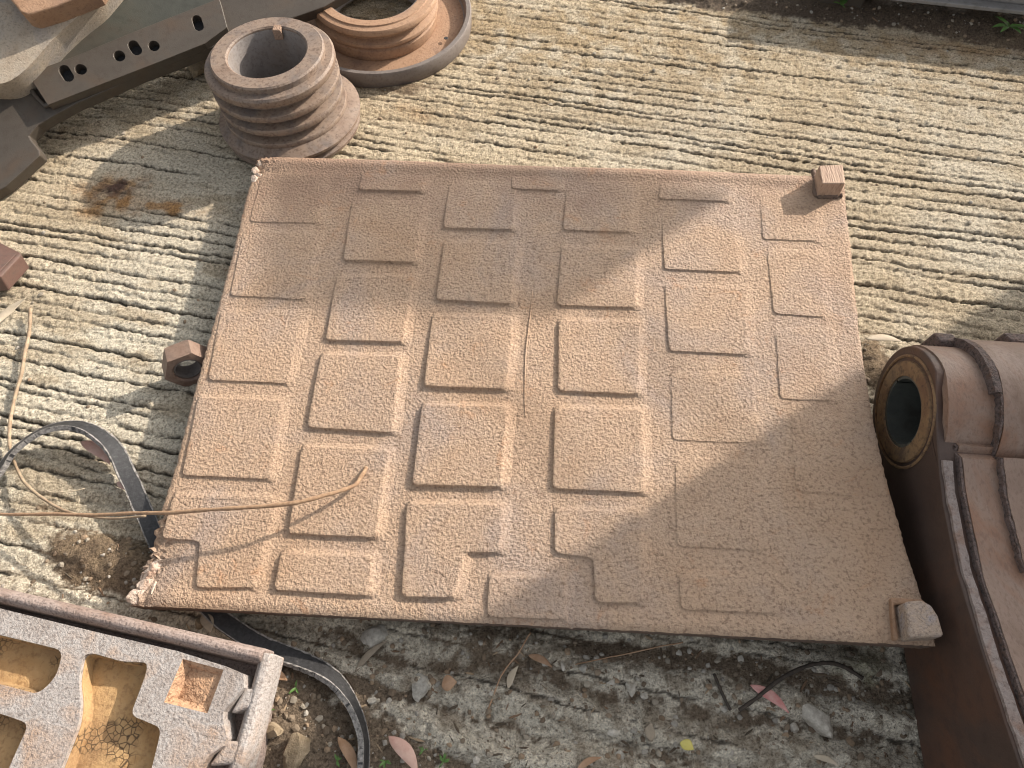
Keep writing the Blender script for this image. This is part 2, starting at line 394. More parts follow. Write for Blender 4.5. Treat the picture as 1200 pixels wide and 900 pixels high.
# dirt that has silted up over the slab
dl = (-.022 + .009 * lowy + .026 * gauss(400, 900, .16, .12) + .028 * gauss(330, 810, .14, .09) + .040 * gauss(130, 655, .17, .07, -.2)
      + .030 * gauss(470, 105, .14, .05, .1) + .034 * gauss(1030, 430, .07, .14) + .02 * gauss(560, 752, .25, .04, -.2)
      + .020 * gauss(850, 780, .40, .06, -.1) + .018 * gauss(150, 115, .35, .08, -.3) + .016 * gauss(60, 590, .12, .04)
      + 0.055 * sstep(2.05, 2.27, Y + .22 * (X - 1.0)) * sstep(.15, .6, X)
      + .020 * (fbm(X, Y, 4.0, 71, 3) - .5) + .012 * (fbm(X, Y, 22, 75, 3) - .5))
soil = np.maximum(Hh, dl + .006 * (fbm(X, Y, 80, 83, 3, .65) - .5))
dirt = sstep(-.003, .004, dl - Hh)
Z = soil * near
# colours of the surface, with some light and shade painted in
def col(c): return np.array(c, dtype=np.float32)
def lerp(a, b, t): return a * (1 - t[..., None]) + b * t[..., None]
n1 = fbm(X, Y, 2.3, 91, 4); n2 = fbm(U * .35, Vv, 18, 95, 3); n3 = fbm(X, Y, 30, 99, 3)
K = lerp(col((.62, .52, .375)), col((.66, .59, .47)), sstep(.42, .62, n1))
K = lerp(K, col((.70, .64, .52)), np.clip(sstep(-.3, -.8, X) * sstep(1.35, .9, Y) * .8, 0, 1))
K = lerp(K, col((.46, .37, .25)), sstep(.50, .74, n2) * .65)
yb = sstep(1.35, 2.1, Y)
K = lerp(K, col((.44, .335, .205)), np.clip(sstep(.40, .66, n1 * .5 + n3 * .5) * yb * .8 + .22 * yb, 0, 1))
K = lerp(K, col((.80, .735, .62)), lowy * .9)  # foreground colour lifted to brighten the ground lying in shade
K = lerp(K, col((.32, .25, .175)), lowy * sstep(.50, .66, n3) * .65)
K = lerp(K, col((.24, .255, .12)), gauss(1010, 790, .06, .05) * sstep(.38, .55, n3) * .45)
for (px, py, a, b_, s) in [(140, 226, .10, .05, 1.5), (165, 240, .15, .03, 1.2), (110, 245, .05, .03, .8), (205, 245, .03, .025, .8), (1130, 60, .3, .05, .35), (60, 150, .2, .05, .3), (480, 130, .12, .05, .3)]:
    g = gauss(px, py, a, b_, -.15) * s * (.35 + 1.2 * sstep(.35, .65, fbm(X, Y, 28, 103, 3)))
    K = lerp(K, col((.40, .205, .065)), np.clip(g, 0, 1) * .75)
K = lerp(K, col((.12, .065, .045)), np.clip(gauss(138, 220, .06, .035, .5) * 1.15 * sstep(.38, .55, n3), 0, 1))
K = lerp(K, col((.055, .042, .030)), np.clip(sstep(.22, .60, notch + .35 * jag), 0, 1) * .88)       # packed dirt lines, furrow shade painted in with them
sc_ = lerp(col((.20, .142, .09)), col((.28, .205, .13)), sstep(.35, .65, n3))
sc_ = lerp(sc_, col((.215, .165, .118)), (lowy * .85))
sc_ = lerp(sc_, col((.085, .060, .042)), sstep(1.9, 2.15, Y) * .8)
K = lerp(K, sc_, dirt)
nv = X.size
me = bpy.data.meshes.new('ground')
rows, cols_ = X.shape
co = np.empty((nv, 3), np.float32); co[:, 0] = X.ravel(); co[:, 1] = Y.ravel(); co[:, 2] = Z.ravel()
ii = np.arange(nv).reshape(rows, cols_)
q = np.stack([ii[:-1, :-1], ii[:-1, 1:], ii[1:, 1:], ii[1:, :-1]], -1).reshape(-1, 4).astype(np.int32)
me.vertices.add(nv); me.vertices.foreach_set('co', co.ravel())
me.loops.add(q.size); me.loops.foreach_set('vertex_index', q.ravel())
me.polygons.add(len(q)); me.polygons.foreach_set('loop_start', np.arange(0, q.size, 4, dtype=np.int32))
me.polygons.foreach_set('use_smooth', np.ones(len(q), bool))
me.update(calc_edges=True)
ca_ = me.attributes.new('tint', 'FLOAT_COLOR', 'POINT')
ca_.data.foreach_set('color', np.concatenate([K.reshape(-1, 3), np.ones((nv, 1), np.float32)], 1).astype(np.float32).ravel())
me.materials.append(M['ground'])
ground = bpy.data.objects.new('ground', me); C.objects.link(ground); tag(ground, kind='structure')
ground['label'] = 'raked pale concrete yard with rough parallel furrows and dirt'
def gz(x, y):
    j = int(np.argmin(np.abs(gx - x))); i = int(np.argmin(np.abs(gy - y))); return float(Z[i, j])
def on(px, py, dz=0):
    p = at(px, py, 0); p = at(px, py, gz(p.x, p.y)); p.z += dz; return p

# ------------------------------------------------------------------ the big cast plate
def zpl(x): return .080 + (x + .70) * .070
pa = at(150, 710, .077); pb = Vector((.78, .19, zpl(.78))); pc = at(303, 182, .082)
pa.z = zpl(pa.x); pc.z = zpl(pc.x)
PL = Plane(pa, pb, pc)
plate = empty('cast_plate', (0.05, .8, 0), 'large rust tan cast steel plate covered with square raised pads', 'steel plate')
left = [PL.px(*p) for p in [(150, 709), (158, 690), (163, 672), (172, 657), (180, 628), (194, 585), (206, 548), (221, 490), (237, 428), (256, 360), (273, 295), (287, 235), (293, 214), (303, 182)]]
right = [PL.px(*p) for p in [(1097, 757), (1080, 700), (1061, 640), (1047, 590), (1034, 540), (1022, 480), (1012, 420), (1007, 380), (1002, 330), (997, 280), (992, 240), (990, 206)]]
def along(poly, t):
    L = [0]
    for i in range(1, len(poly)): L.append(L[-1] + (Vector(poly[i]) - Vector(poly[i - 1])).length)
    t *= L[-1]
    for i in range(1, len(L)):
        if t <= L[i] + 1e-9:
            k = (t - L[i - 1]) / (L[i] - L[i - 1]); return Vector(poly[i - 1]).lerp(Vector(poly[i]), k)
    return Vector(poly[-1])
def dish(u, v):
    return .006 * math.sin(u * 2.1 + .5) * math.sin(v * 2.7) + .0015 * math.sin(u * 9 + v * 4)
NS, NT, TH = 260, 190, .072
V = []; Fc = []
rr = random.Random(12)
jl = [rr.uniform(-1, 1) for _ in range(NT + 1)]; jr = [rr.uniform(-1, 1) for _ in range(NT + 1)]; jb = [rr.uniform(-1, 1) for _ in range(NS + 1)]
slab_pts = {}
def ease(i, n):                                   # more rows near the rims
    return i / n
tl_line = None
for i in range(NT + 1):
    t = i / NT; a = along(left, t); b = along(right, t)
    chipL = .006 * jl[i] * (1 if (t < .16 or t > .93) else .25)
    a = a + Vector((chipL, 0)); b = b + Vector((.0012 * jr[i], 0))
    for j in range(NS + 1):
        s = j / NS; p = a.lerp(b, s)
        wv = .0007 * jb[j] if i in (0, NT) else 0
        p = p + Vector((0, wv))
        e = min(s * 1.52, (1 - s) * 1.52, t * 1.15, (1 - t) * 1.15)     # metres to the nearest rim
        h = dish(p.x, p.y)
        r = .006
        if e < r: h -= r * .55 * (1 - math.sqrt(max(0, 1 - ((r - e) / r) ** 2)))
        lip = math.exp(-(((1 - t) * 1.15 - .022) / .016) ** 2); h += .0055 * lip                      # rolled back rim
        lip = math.exp(-((t * 1.15 - .020) / .012) ** 2); h += .0022 * lip
        if s < .05 and (t < .16 or t > .94):                                                            # broken corners
            h += -.012 * (1 - s / .05) * (.5 + .5 * jl[(i * 7 + j * 3) % NT]) 
        V.append(PL.wld(p.x, p.y, h))
def vi(i, j): return i * (NS + 1) + j
for i in range(NT):
    for j in range(NS): Fc.append((vi(i, j), vi(i, j + 1), vi(i + 1, j + 1), vi(i + 1, j)))
rim = [vi(0, j) for j in range(NS + 1)] + [vi(i, NS) for i in range(1, NT + 1)] + [vi(NT, j) for j in range(NS - 1, -1, -1)] + [vi(i, 0) for i in range(NT - 1, 0, -1)]
prev = rim
for dz, ins in ((.008, .0005), (.050, .004), (TH, .016)):
    cur = []
    cen = sum((V[k] for k in rim), Vector()) / len(rim)
    for k in rim:
        d = (cen - V[k]); d.z = 0; d.normalize()
        cur.append(len(V)); V.append(V[k] - PL.n * dz + d * ins)
    for a in range(len(rim)):
        b = (a + 1) % len(rim); Fc.append((prev[a], prev[b], cur[b], cur[a]))
    prev = cur
Fc.append(tuple(reversed(prev)))
ntop = NS * NT
slab = obj('slab', V, Fc, M['plate'], plate, smooth=True)
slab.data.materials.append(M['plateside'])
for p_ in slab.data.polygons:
    if p_.normal.dot(PL.n) < .45: p_.material_index = 1  # shade of the side faces put into their colour
# raised pads (outline in photograph positions, height)
def rectp(a, b, c, d): return [a, b, c, d]
pads = [
 ([(306, 207), (378, 208), (372, 263), (294, 260)], .0030), ([(286, 272), (372, 276), (358, 352), (272, 347)], .0040),
 ([(259, 367), (356, 368), (337, 451), (246, 446)], .0070), ([(234, 468), (332, 471), (319, 562), (217, 557)], .0080),
 ([(206, 581), (326, 584), (298, 690), (232, 688), (236, 635), (193, 630)], .0085),
 ([(424, 206), (498, 208), (495, 227), (421, 224)], .0085), ([(413, 239), (496, 241), (486, 310), (403, 307)], .0080),
 ([(395, 326), (484, 327), (473, 404), (384, 400)], .0085), ([(377, 418), (471, 420), (460, 509), (362, 503)], .0095),
 ([(356, 525), (456, 528), (441, 631), (339, 627)], .0095), ([(331, 650), (437, 653), (434, 698), (323, 692)], .0100),
 ([(527, 216), (604, 217), (600, 271), (521, 269)], .0080), ([(520, 287), (606, 288), (598, 359), (512, 355)], .0090),
 ([(507, 374), (600, 375), (594, 459), (498, 456)], .0105), ([(495, 477), (595, 479), (587, 572), (485, 570)], .0110),
 ([(479, 591), (590, 593), (586, 648), (545, 647), (531, 702), (471, 699)], .0110),
 ([(573, 677), (662, 679), (660, 727), (571, 723)], .0075), ([(600, 203), (660, 205), (656, 224), (599, 222)], .0060),
 ([(664, 212), (741, 214), (739, 274), (660, 271)], .0055), ([(658, 291), (746, 294), (744, 362), (654, 359)], .0070),
 ([(656, 378), (748, 379), (748, 463), (654, 460)], .0085), ([(650, 480), (752, 482), (753, 578), (648, 574)], .0085),
 ([(650, 599), (752, 601), (752, 708), (699, 706), (696, 655), (650, 648)], .0070),
 ([(776, 209), (856, 211), (853, 237), (772, 234)], .0060), ([(776, 254), (858, 256), (868, 321), (779, 317)], .0065),
 ([(779, 337), (872, 339), (877, 416), (785, 412)], .0065), ([(786, 441), (880, 441), (884, 520), (788, 515)], .0030),
 ([(790, 541), (886, 546), (892, 645), (793, 640)], .0030), ([(796, 673), (904, 678), (908, 718), (798, 713)], .0055),
 ([(891, 227), (956, 232), (958, 283), (894, 281)], .0040), ([(899, 296), (962, 298), (966, 372), (906, 368)], .0045),
 ([(908, 390), (968, 388), (976, 470), (914, 468)], .0035), ([(926, 490), (984, 495), (996, 580), (934, 574)], .0022),
]
padseed = random.Random(5)
for poly, h in pads:
    h = h * (.86 if 300 < sum(p[0] for p in poly) / len(poly) < 760 else .66)
    q2 = [PL.px(*p) for p in poly]
    q2 = roundpoly([(x + padseed.uniform(-.002, .002), y + padseed.uniform(-.002, .002)) for x, y in q2], .011, 4)
    # break the long straight sides into slightly wavering pieces
    dense = []
    for i, p in enumerate(q2):
        nx = q2[(i + 1) % len(q2)]; L = (Vector(nx) - Vector(p)).length; k = max(1, int(L / .012))
        for t in range(k):
            f = t / k; dense.append((p[0] * (1 - f) + nx[0] * f + padseed.uniform(-.0007, .0007), p[1] * (1 - f) + nx[1] * f + padseed.uniform(-.0007, .0007)))
    soft = lambda m: .0030 + .021 * max(0, m.x) + .013 * max(0, m.y)     # gentle fillets up and right, steep ones down and left
    def dsc(k, ext): return lambda m: ext if k == 0 else (soft(m) * k)
    rings = [(offset(dense, dsc(1.35, 0)), -.0045), (offset(dense, dsc(.75, 0)), .0006), (offset(dense, dsc(.32, 0)), h * .30), (offset(dense, dsc(.12, 0)), h * .74),
             (dense, h * .95), (offset(dense, -.0016), h), (offset(dense, -.0035), h * 1.03), (offset(dense, -.006), h * 1.02)]
    yt = max(p[1] for p in dense); yb_ = min(p[1] for p in dense); topy = sum(p[1] for p in poly) / len(poly)
    lowf = .12 if topy < 300 else (.45 if topy < 420 else .8)          # upper pads lie flush at their far side
    V = []; Fc = []; n = len(dense)
    for rg, hh in rings:
        for (x, y) in rg: V.append(PL.wld(x, y, dish(x, y) + (hh if hh < .0001 else hh * (lowf + (1 - lowf) * min(1, max(0, (yt - y) / (yt - yb_)))))))
    for r_ in range(len(rings) - 1):
        for i in range(n):
            j = (i + 1) % n; Fc.append((r_ * n + i, r_ * n + j, (r_ + 1) * n + j, (r_ + 1) * n + i))
    last = rings[-1][0]; b0 = (len(rings) - 1) * n
    for t in tessellate_polygon([[Vector((x, y, 0)) for x, y in last]]): Fc.append(tuple(b0 + k for k in t))
    obj('raised_pad', V, Fc, M['plate'], plate, smooth=True)
# casting seam down the middle
pts = [PL.px(*p) for p in [(624, 340), (622, 365), (619, 390), (616, 420), (615, 465), (616, 490)]]
P3 = [PL.wld(x, y, dish(x, y) + .0004) for x, y in pts]
V, Fc = tube(spline(P3, 60), lambda t: .0006 + .0013 * math.sin(math.pi * t), 6, .5)
obj('casting_seam', V, Fc, M['plate'], plate, smooth='all')
pts = [PL.px(*p) for p in [(330, 190), (500, 195), (700, 199), (930, 206)]]
# corner lugs
def lug(poly, h, mat, label, name='lug', bev=.004, lean=(0, 0)):
    q2 = [PL.up(h).px(*p) for p in poly]
    cx = sum(p[0] for p in q2) / len(q2); cy = sum(p[1] for p in q2) / len(q2)
    V, Fc = prism(q2, [], lambda u, v, hh: PL.wld(u + lean[0] * (hh > 0), v + lean[1] * (hh > 0), hh + dish(u, v)), -.01, h)
    o = obj(name, V, Fc, mat, plate, bevel=bev, bseg=3); o['label'] = label; return o
lug([(960, 193), (988, 192), (991, 214), (964, 214)], .048, M['cutblock'], 'square sawn lug on the far corner', bev=.0025)
lug([(1060, 705), (1080, 703), (1092, 709), (1100, 722), (1107, 746), (1066, 748)], .042, M['lug'], 'worn grey lug with one rounded shoulder', bev=.006)
rf = lug([(1044, 700), (1080, 702), (1086, 706), (1083, 710), (1048, 708), (1054, 750), (1047, 750)], .012, M['orange'], 'raised weld collar beside the near lug', name='lug_collar', bev=.004)
q2 = [PL.px(*p) for p in [(953, 199), (955, 213), (957, 229), (972, 230), (986, 229)]]
V, Fc = tube(spline([PL.wld(x, y, dish(x, y) + .002) for x, y in q2], 40), .006, 7, .7)
obj('weld_bead', V, Fc, M['plateside'], plate, smooth='all')
# broken corner lumps
def lumpmesh(c, size, seed, sub=2, squash=(1, 1, 1), rot=0, amp=.35):
    bm = bmesh.new(); bmesh.ops.create_icosphere(bm, subdivisions=sub, radius=1)
    r_ = random.Random(seed); ph = [(Vector((r_.gauss(0, 1), r_.gauss(0, 1), r_.gauss(0, 1))).normalized(), r_.uniform(.5, .85)) for _ in range(12)]
    V = []
    for v in bm.verts:
        d = v.co.normalized(); k = 1.0
        for nrm, cut in ph:
            dd = d.dot(nrm)
            if dd > 0: k = min(k, cut / dd)
        k = max(.4, k) * (1 + amp * .4 * (r_.random() - .5))
        p = Vector((d.x * squash[0], d.y * squash[1], d.z * squash[2])) * k * size
        p.rotate(Quaternion((0, 0, 1), rot)); V.append(Vector(c) + p)
    bm.verts.ensure_lookup_table(); F_ = [tuple(v.index for v in f.verts) for f in bm.faces]; bm.free()
    return V, F_
parts = []
for k, (px, py, s_) in enumerate([(160, 698, .016), (168, 686, .014), (174, 672, .016), (182, 664, .014), (178, 690, .012)]):
    parts.append(lumpmesh(PL.wld(*PL.px(px, py), -.006), s_, 40 + k, 3, (1.6, 1, .75), .4 * k))
obj('broken_edge', *join(*parts), M['chip'], plate, smooth=True)['label'] = 'pale chipped near corner'
parts = []
for k, (px, py, s_) in enumerate([(299, 198, .012), (297, 208, .013), (304, 190, .010), (302, 204, .010)]):
    parts.append(lumpmesh(PL.wld(*PL.px(px, py), -.005), s_, 60 + k, 3, (1.0, 1.4, .8), .3 * k))
obj('broken_edge', *join(*parts), M['chip'], plate, smooth=True)['label'] = 'pale chipped far corner'
# timber packer the plate's high side rests on
pk = at(900, 480, 0)
tb = obj('timber_packer', *box((.46, .86, -.01), (.62, 1.10, zpl(.46) - TH + .004)), M['timber'], None, bevel=.004, origin=(.55, .98, 0))
tag(tb, 'weathered timber packer under the raised side of the cast plate', 'timber block')
tb2 = obj('timber_packer', *box((.40, .30, -.01), (.62, .42, zpl(.40) - TH + .004)), M['timber'], None, bevel=.004, origin=(.5, .36, 0))
tag(tb2, 'weathered timber packer under the near edge of the cast plate', 'timber block')

# ------------------------------------------------------------------ grooved pulley in front
def pulley_front():
    c = Vector((-.650, 1.672, 0))
    t = empty('grooved_pulley', c, 'rusty multi groove belt pulley standing beside the plate corner', 'pulley')
    ax = Vector((-.03, .03, 1))
    def vgroove(r, z0, zz, depth):
        return [(r - .0015, z0), (r, z0 + zz * .05), (r, z0 + zz * .34), (r - .0015, z0 + zz * .40), (r - depth, z0 + zz * .52), (r - depth, z0 + zz * .88)]
    pr = [(.128, .052), (.150, .052)]
    for k in range(3): pr += vgroove(.175 - .001 * (k % 2), .060 + k * .0447, .0447, .026)
    pr += [(.172, .194), (.176, .200), (.176, .214), (.171, .220), (.150, .222), (.120, .222), (.112, .20), (.112, .06)]
    V, Fc = lathe(pr, c, ax, 96, True); obj('groove_body', V, Fc, M['pulley'], t, smooth=True)
    base = [(.120, .0), (.186, .0), (.196, .006), (.198, .016), (.182, .024), (.184, .030), (.203, .038), (.204, .046), (.190, .052), (.172, .060), (.150, .062), (.120, .06)]
    V, Fc = lathe([(r, z + .004) for r, z in base], c + Vector((.006, -.004, 0)), ax, 96, True); obj('base_flange', V, Fc, M['pulley'], t, smooth=True)
    # top collar with a keyway notch
    outer = []; n = 96; ri, ro = .106, .153
    gap = R(84); hw = .085
    ring_i = []; ring_o = []
    for i in range(n):
        a = 2 * math.pi * i / n
        ri_ = ri
        da = (a - gap + math.pi) % (2 * math.pi) - math.pi
        ring_i.append((ri_, a)); ring_o.append((ro, a))
    axn = ax.normalized(); u = Vector((1, 0, 0)); u = (u - axn * u.dot(axn)).normalized(); v = axn.cross(u)
    V = []; Fc = []
    for (r_, z_) in ((None, .212), (None, .236)):
        pass
    def pt(r, a, z): return c + u * (math.cos(a) * r) + v * (math.sin(a) * r) + axn * z
    zl = [.150, .238]
    for i in range(n):
        V += [pt(ring_i[i][0], ring_i[i][1], .150), pt(ring_i[i][0] , ring_i[i][1], .2365), pt(ring_i[i][0] + .004, ring_i[i][1], .240), pt(ro - .004, ring_o[i][1], .240), pt(ro, ring_o[i][1], .236), pt(ro, ring_o[i][1], .218)]
    m = 6
    for i in range(n):
        j = (i + 1) % n
        for k in range(m - 1): Fc.append((i * m + k, j * m + k, j * m + k + 1, i * m + k + 1))
    obj('top_collar', V, Fc, M['pulley'], t, smooth=True)
    V, Fc = lathe([(.1040, .020), (.1040, .226), (.1060, .232), (.1090, .2), (.1090, .020)], c, ax, 72, True); obj('bore_wall', V, Fc, M['bore'], t, smooth=True)
    Mk = Matrix.Translation(pt(.108, R(88), 0)) @ Matrix.Rotation(R(-2), 4, 'Z')
    V, Fc = box((-.012, -.011, .210), (.012, .014, .2408), Mk); obj('key', V, Fc, M['plate'], t, bevel=.003)
pulley_front()
def pulley_back():
    c = Vector((-.428, 2.120, 0))
    t = empty('flanged_pulley', c, 'wide flanged rusty pulley ring with a dark dished rim at the back', 'pulley')
    ax = Vector((0.02, -.03, 1))
    V, Fc = lathe([(.268, .008), (.292, .008), (.296, .014), (.297, .056), (.293, .062), (.281, .062), (.277, .056), (.275, .030), (.268, .026)], c, ax, 110, True)
    obj('outer_rim', V, Fc, M['rim'], t, smooth=True)
    V, Fc = lathe([(.15, .012), (.274, .012), (.274, .027), (.21, .030), (.15, .030)], c, ax, 96, True)
    wp = obj('web_plate', V, Fc, M['orange'], t, smooth=True)
    h = c + Vector((-.004, -.012, 0))
    V, Fc = lathe([(.150, .030), (.186, .030), (.190, .040), (.190, .064), (.184, .070), (.193, .078), (.197, .084), (.196, .092), (.178, .100), (.176, .108), (.192, .116), (.199, .124), (.198, .134), (.194, .139), (.178, .141), (.176, .145), (.152, .145), (.148, .141), (.146, .06)], h, ax, 110, True)
    obj('grooved_hub', V, Fc, M['orange'], t, smooth=True)
    V, Fc = lathe([(.1445, .02), (.1445, .139), (.1475, .139), (.1475, .02)], h, ax, 96, True); obj('bore_wall', V, Fc, M['bore'], t, smooth=True)
    for a in (R(-25), R(35)):
        p = c + Vector((math.cos(a) * .242, math.sin(a) * .242, .0325))
        V, Fc = lathe([(0.0005, .0012), (.006, .0012), (.007, .0)], p, Vector((0, 0, 1)), 14); obj('bolt_hole', V, Fc, M['rubber'], wp)
pulley_back()
# small pale packing stone behind the front pulley
V, Fc = lumpmesh(on(236, 83, .03), .055, 91, 3, (.8, 1, .8), .2); o = obj('packing_stone', V, Fc, M['stone_brown'], None, smooth=True, origin=on(236, 83)); tag(o, 'flat tan stone wedged between the front pulley and dark frame', 'stone')

# ------------------------------------------------------------------ dark machine frame, upper left
def frame():
    A = at(0, 218, .05); B = at(240, 62, .14); Cc = at(120, 0, .235)
    pl = Plane(A, B, Cc)
    t = empty('machine_frame', (at(60, 110, 0).x, at(60, 110, 0).y, 0), 'dark steel machine frame with a slotted bolt strip and curved foot', 'machine frame')
    pp = lambda L: [pl.px(*p) for p in L]
    side = pp([(-120, 60), (-120, 260), (-30, 240), (6, 219), (24, 203), (47, 182), (46, 176), (36, 163), (34, 159), (44, 147), (62, 136), (90, 121), (125, 106), (165, 88), (205, 73), (250, 55), (300, 36), (380, 8), (420, -16), (380, -60), (200, -50), (60, 0)])
    V, Fc = prism(side, [], pl.wld, -.045, 0); obj('side_plate', V, Fc, M['darksteel'], t, bevel=.003)
    def slot(a, b, w_):
        a = Vector(pl.up(.032).px(*a)); b = Vector(pl.up(.032).px(*b)); d = (b - a); L = d.length; d = d.normalized() if L > 1e-6 else Vector((1, 0)); nrm = Vector((-d.y, d.x)); out = []
        for k in range(9): an = -math.pi / 2 + math.pi * k / 8; out.append(tuple(b + d * math.cos(an) * w_ + nrm * math.sin(an) * w_))
        for k in range(9): an = math.pi / 2 + math.pi * k / 8; out.append(tuple(a + d * math.cos(an) * w_ + nrm * math.sin(an) * w_))
        return out
    hs = [slot((75, 82), (80, 90), .014), slot((94, 81), (95, 81.5), .0145), slot((139.5, 65), (140, 66), .0145), slot((156, 53), (160, 59), .014), slot((180, 53.5), (180.5, 54), .0145), slot((230.5, 23), (233, 31), .013)]
    p3_ = pl.up(.032); strip = [p3_.px(*p) for p in [(32, 86), (56, 123), (110, 102), (185, 73), (240, 51), (266, 32), (257, -2), (200, 20), (150, 40), (90, 65)]]
    V, Fc = prism(strip, hs, pl.wld, .0, .032); obj('bolt_strip', V, Fc, M['darksteel'], t, bevel=.0015, bseg=1)
    under = pp([(34, 96), (60, 116), (260, 36), (250, 5), (60, 78)])
    V, Fc = prism(under, [], pl.wld, .001, .003); obj('strip_backing', V, Fc, M['rubber'], t)
    w_ = tube([pl.wld(*pl.px(*p), .006) for p in [(28, 90), (35, 102), (44, 114), (54, 125), (80, 116), (120, 100), (180, 77), (238, 54)]], .0075, 7, .5)
    obj('weld_bead', *w_, M['darksteel'], t, smooth='all')
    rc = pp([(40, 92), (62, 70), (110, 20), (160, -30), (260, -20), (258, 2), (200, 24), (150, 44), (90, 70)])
    V, Fc = prism(rc, [], pl.wld, .001, .005); obj('recess_shade', V, Fc, M['greenshade'], t)  # thin dark sheet that paints the recess's shade
    # cast shoulder and rusty cover block above
    p8 = pl.up(.085); p15 = pl.up(.15)
    sh = roundpoly([p8.px(*p) for p in [(-120, 95), (0, 99), (14, 94), (30, 82), (46, 64), (62, 46), (85, 24), (112, 4), (140, -30), (-120, -60)]], .03, 4)
    V, Fc = prism(sh, [], pl.wld, .0, .085); o = obj('shoulder', V, Fc, M['shoulder'], t, smooth=True, bevel=.022, bseg=4)
    cb = [p15.px(*p) for p in [(-6, -26), (8, -6), (24, 14), (34, 17), (64, 8), (112, -12), (140, -54), (-10, -54)]]
    V, Fc = prism(cb, [], pl.wld, .08, .15); obj('cover_block', V, Fc, M['orange'], t, bevel=.008, bseg=3)
    # underside pedestal that carries the frame
    f0 = at(-20, 120, 0); V, Fc = box((f0.x - .5, f0.y + .05, -.02), (f0.x - .05, f0.y + .65, .20)); obj('pedestal', V, Fc, M['darksteel'], t, bevel=.004)
    V, Fc = box((-.95, 2.30, -.02), (-.72, 2.72, .33)); obj('pedestal', V, Fc, M['darksteel'], t, bevel=.004)
frame()

# ------------------------------------------------------------------ bar end at the left edge
pA = Plane(at(25, 297, .055), at(0, 286, .055), at(-60, 330, .085))
q2 = [pA.px(*p) for p in [(25, 297), (0, 284), (-90, 262), (-120, 330), (0, 324)]]
t = empty('bar_end', at(0, 310, 0), 'red brown square steel bar end poking in at the left edge', 'steel bar')
V, Fc = prism(q2, [], pA.wld, -.05, 0); obj('bar_body', V, Fc, M['redbar'], t, bevel=.004, bseg=2)
q3 = offset(q2, -.010); V, Fc = prism(q3, [], pA.wld, .0, .0025); obj('worn_face', V, Fc, M['redbar'], t, bevel=.001)

# ------------------------------------------------------------------ hex nut
def nut():
    c = at(219, 426, .046)
    axis = Vector((.42, -.86, .16)).normalized()
    t = empty('hex_nut', (c.x, c.y, 0), 'big rusty hexagon nut lying against the left edge of the plate', 'nut')
    u = axis.cross(Vector((0, 0, 1))).normalized(); v = u.cross(axis)
    V = []; Fc = []; n = 48; rb = .0315; W = .048; Rr = .058
    prof = []
    for i in range(n):
        a = 2 * math.pi * i / n; am = (a % (math.pi / 3)) - math.pi / 6
        rh = W / math.cos(am); 
        ch = max(0, rh - .0525) * .62
        d = u * math.cos(a) + v * math.sin(a)
        for r_, h in ((rb, -.021), (rb + .003, -.024), (min(rh, (.0515)), -.024), (rh, -.024 + ch), (rh, .024 - ch), (min(rh, (.0515)), .024), (rb + .004, .024), (rb, .020)):
            V.append(c + d * r_ + axis * h)
    m = 8
    for i in range(n):
        j = (i + 1) % n
        for k in range(m): Fc.append((i * m + k, j * m + k, j * m + (k + 1) % m, i * m + (k + 1) % m))
    hb = obj('hex_body', V, Fc, M['nut'], t, smooth=True)
    pr = []
    for k in range(10): pr += [(.0318, -.0225 + k * .0044), (.0280, -.0203 + k * .0044)]
    V, Fc = lathe(pr, c, axis, 40); obj('thread', V, Fc, M['rim'], hb)
nut()

# ------------------------------------------------------------------ black belt looping under the plate
def belt():
    key = [(-60, 600, .020, .2), (-8, 560, .030, .35), (18, 527, .045, .45), (55, 503, .055, .50), (95, 500, .052, .50), (130, 522, .044, .38), (152, 562, .038, .2), (170, 602, .034, .1), (190, 645, .028, .1),
           (225, 690, .024, .1), (262, 728, .022, .1), (308, 757, .030, .15), (352, 774, .036, .35), (388, 793, .042, .55), (412, 824, .044, .80), (425, 860, .044, .9), (426, 895, .044, .9), (420, 950, .044, .9)]
    P3 = [at(a, b, z) for a, b, z, _ in key]; W = [k[3] for k in key]
    n = 150; sp = spline(P3, n); tw = [float(np.interp(i / n * (len(W) - 1), range(len(W)), W)) for i in range(n + 1)]
    t = empty('rubber_belt', (at(150, 560, 0).x, at(150, 560, 0).y, 0), 'black rubber drive belt looping out under the plate', 'belt')
    def ribbon(offs, wd, th, name, mat, up=0.0, rag=0, par=None):
        V = []; Fc = []; r_ = random.Random(8)
        for i in range(n + 1):
            T = (sp[min(i + 1, n)] - sp[max(i - 1, 0)]).normalized(); side = T.cross(Vector((0, 0, 1))).normalized()
            ang = tw[i] * math.pi / 2                       # 0 lies flat, 1 stands on edge
            d = (side * math.cos(ang) + Vector((0, 0, 1)) * math.sin(ang)); nn = d.cross(T).normalized()
            if nn.z < 0: nn = -nn
            jg = rag * (r_.random() - .5)
            c_ = sp[i] + d * offs + nn * up
            for a, b in ((-1, -1), (1, -1), (1, 1), (-1, 1)): V.append(c_ + d * (a * wd / 2 + (jg if a > 0 else 0)) + nn * (b * th / 2))
        for i in range(n):
            for k in range(4): Fc.append((i * 4 + k, i * 4 + (k + 1) % 4, (i + 1) * 4 + (k + 1) % 4, (i + 1) * 4 + k))
        Fc.append((0, 1, 2, 3)); Fc.append((n * 4, n * 4 + 1, n * 4 + 2, n * 4 + 3))
        o = obj(name, V, Fc, mat, par or t, smooth=True); return o
    bb = ribbon(0, .034, .009, 'belt_band', M['rubber'])
    ribbon(-.0165, .003, .0108, 'frayed_edge', M['cord'], rag=.0022, par=bb)
    ribbon(.0165, .0026, .0108, 'frayed_edge', M['cord'], rag=.0022, par=bb)
belt()

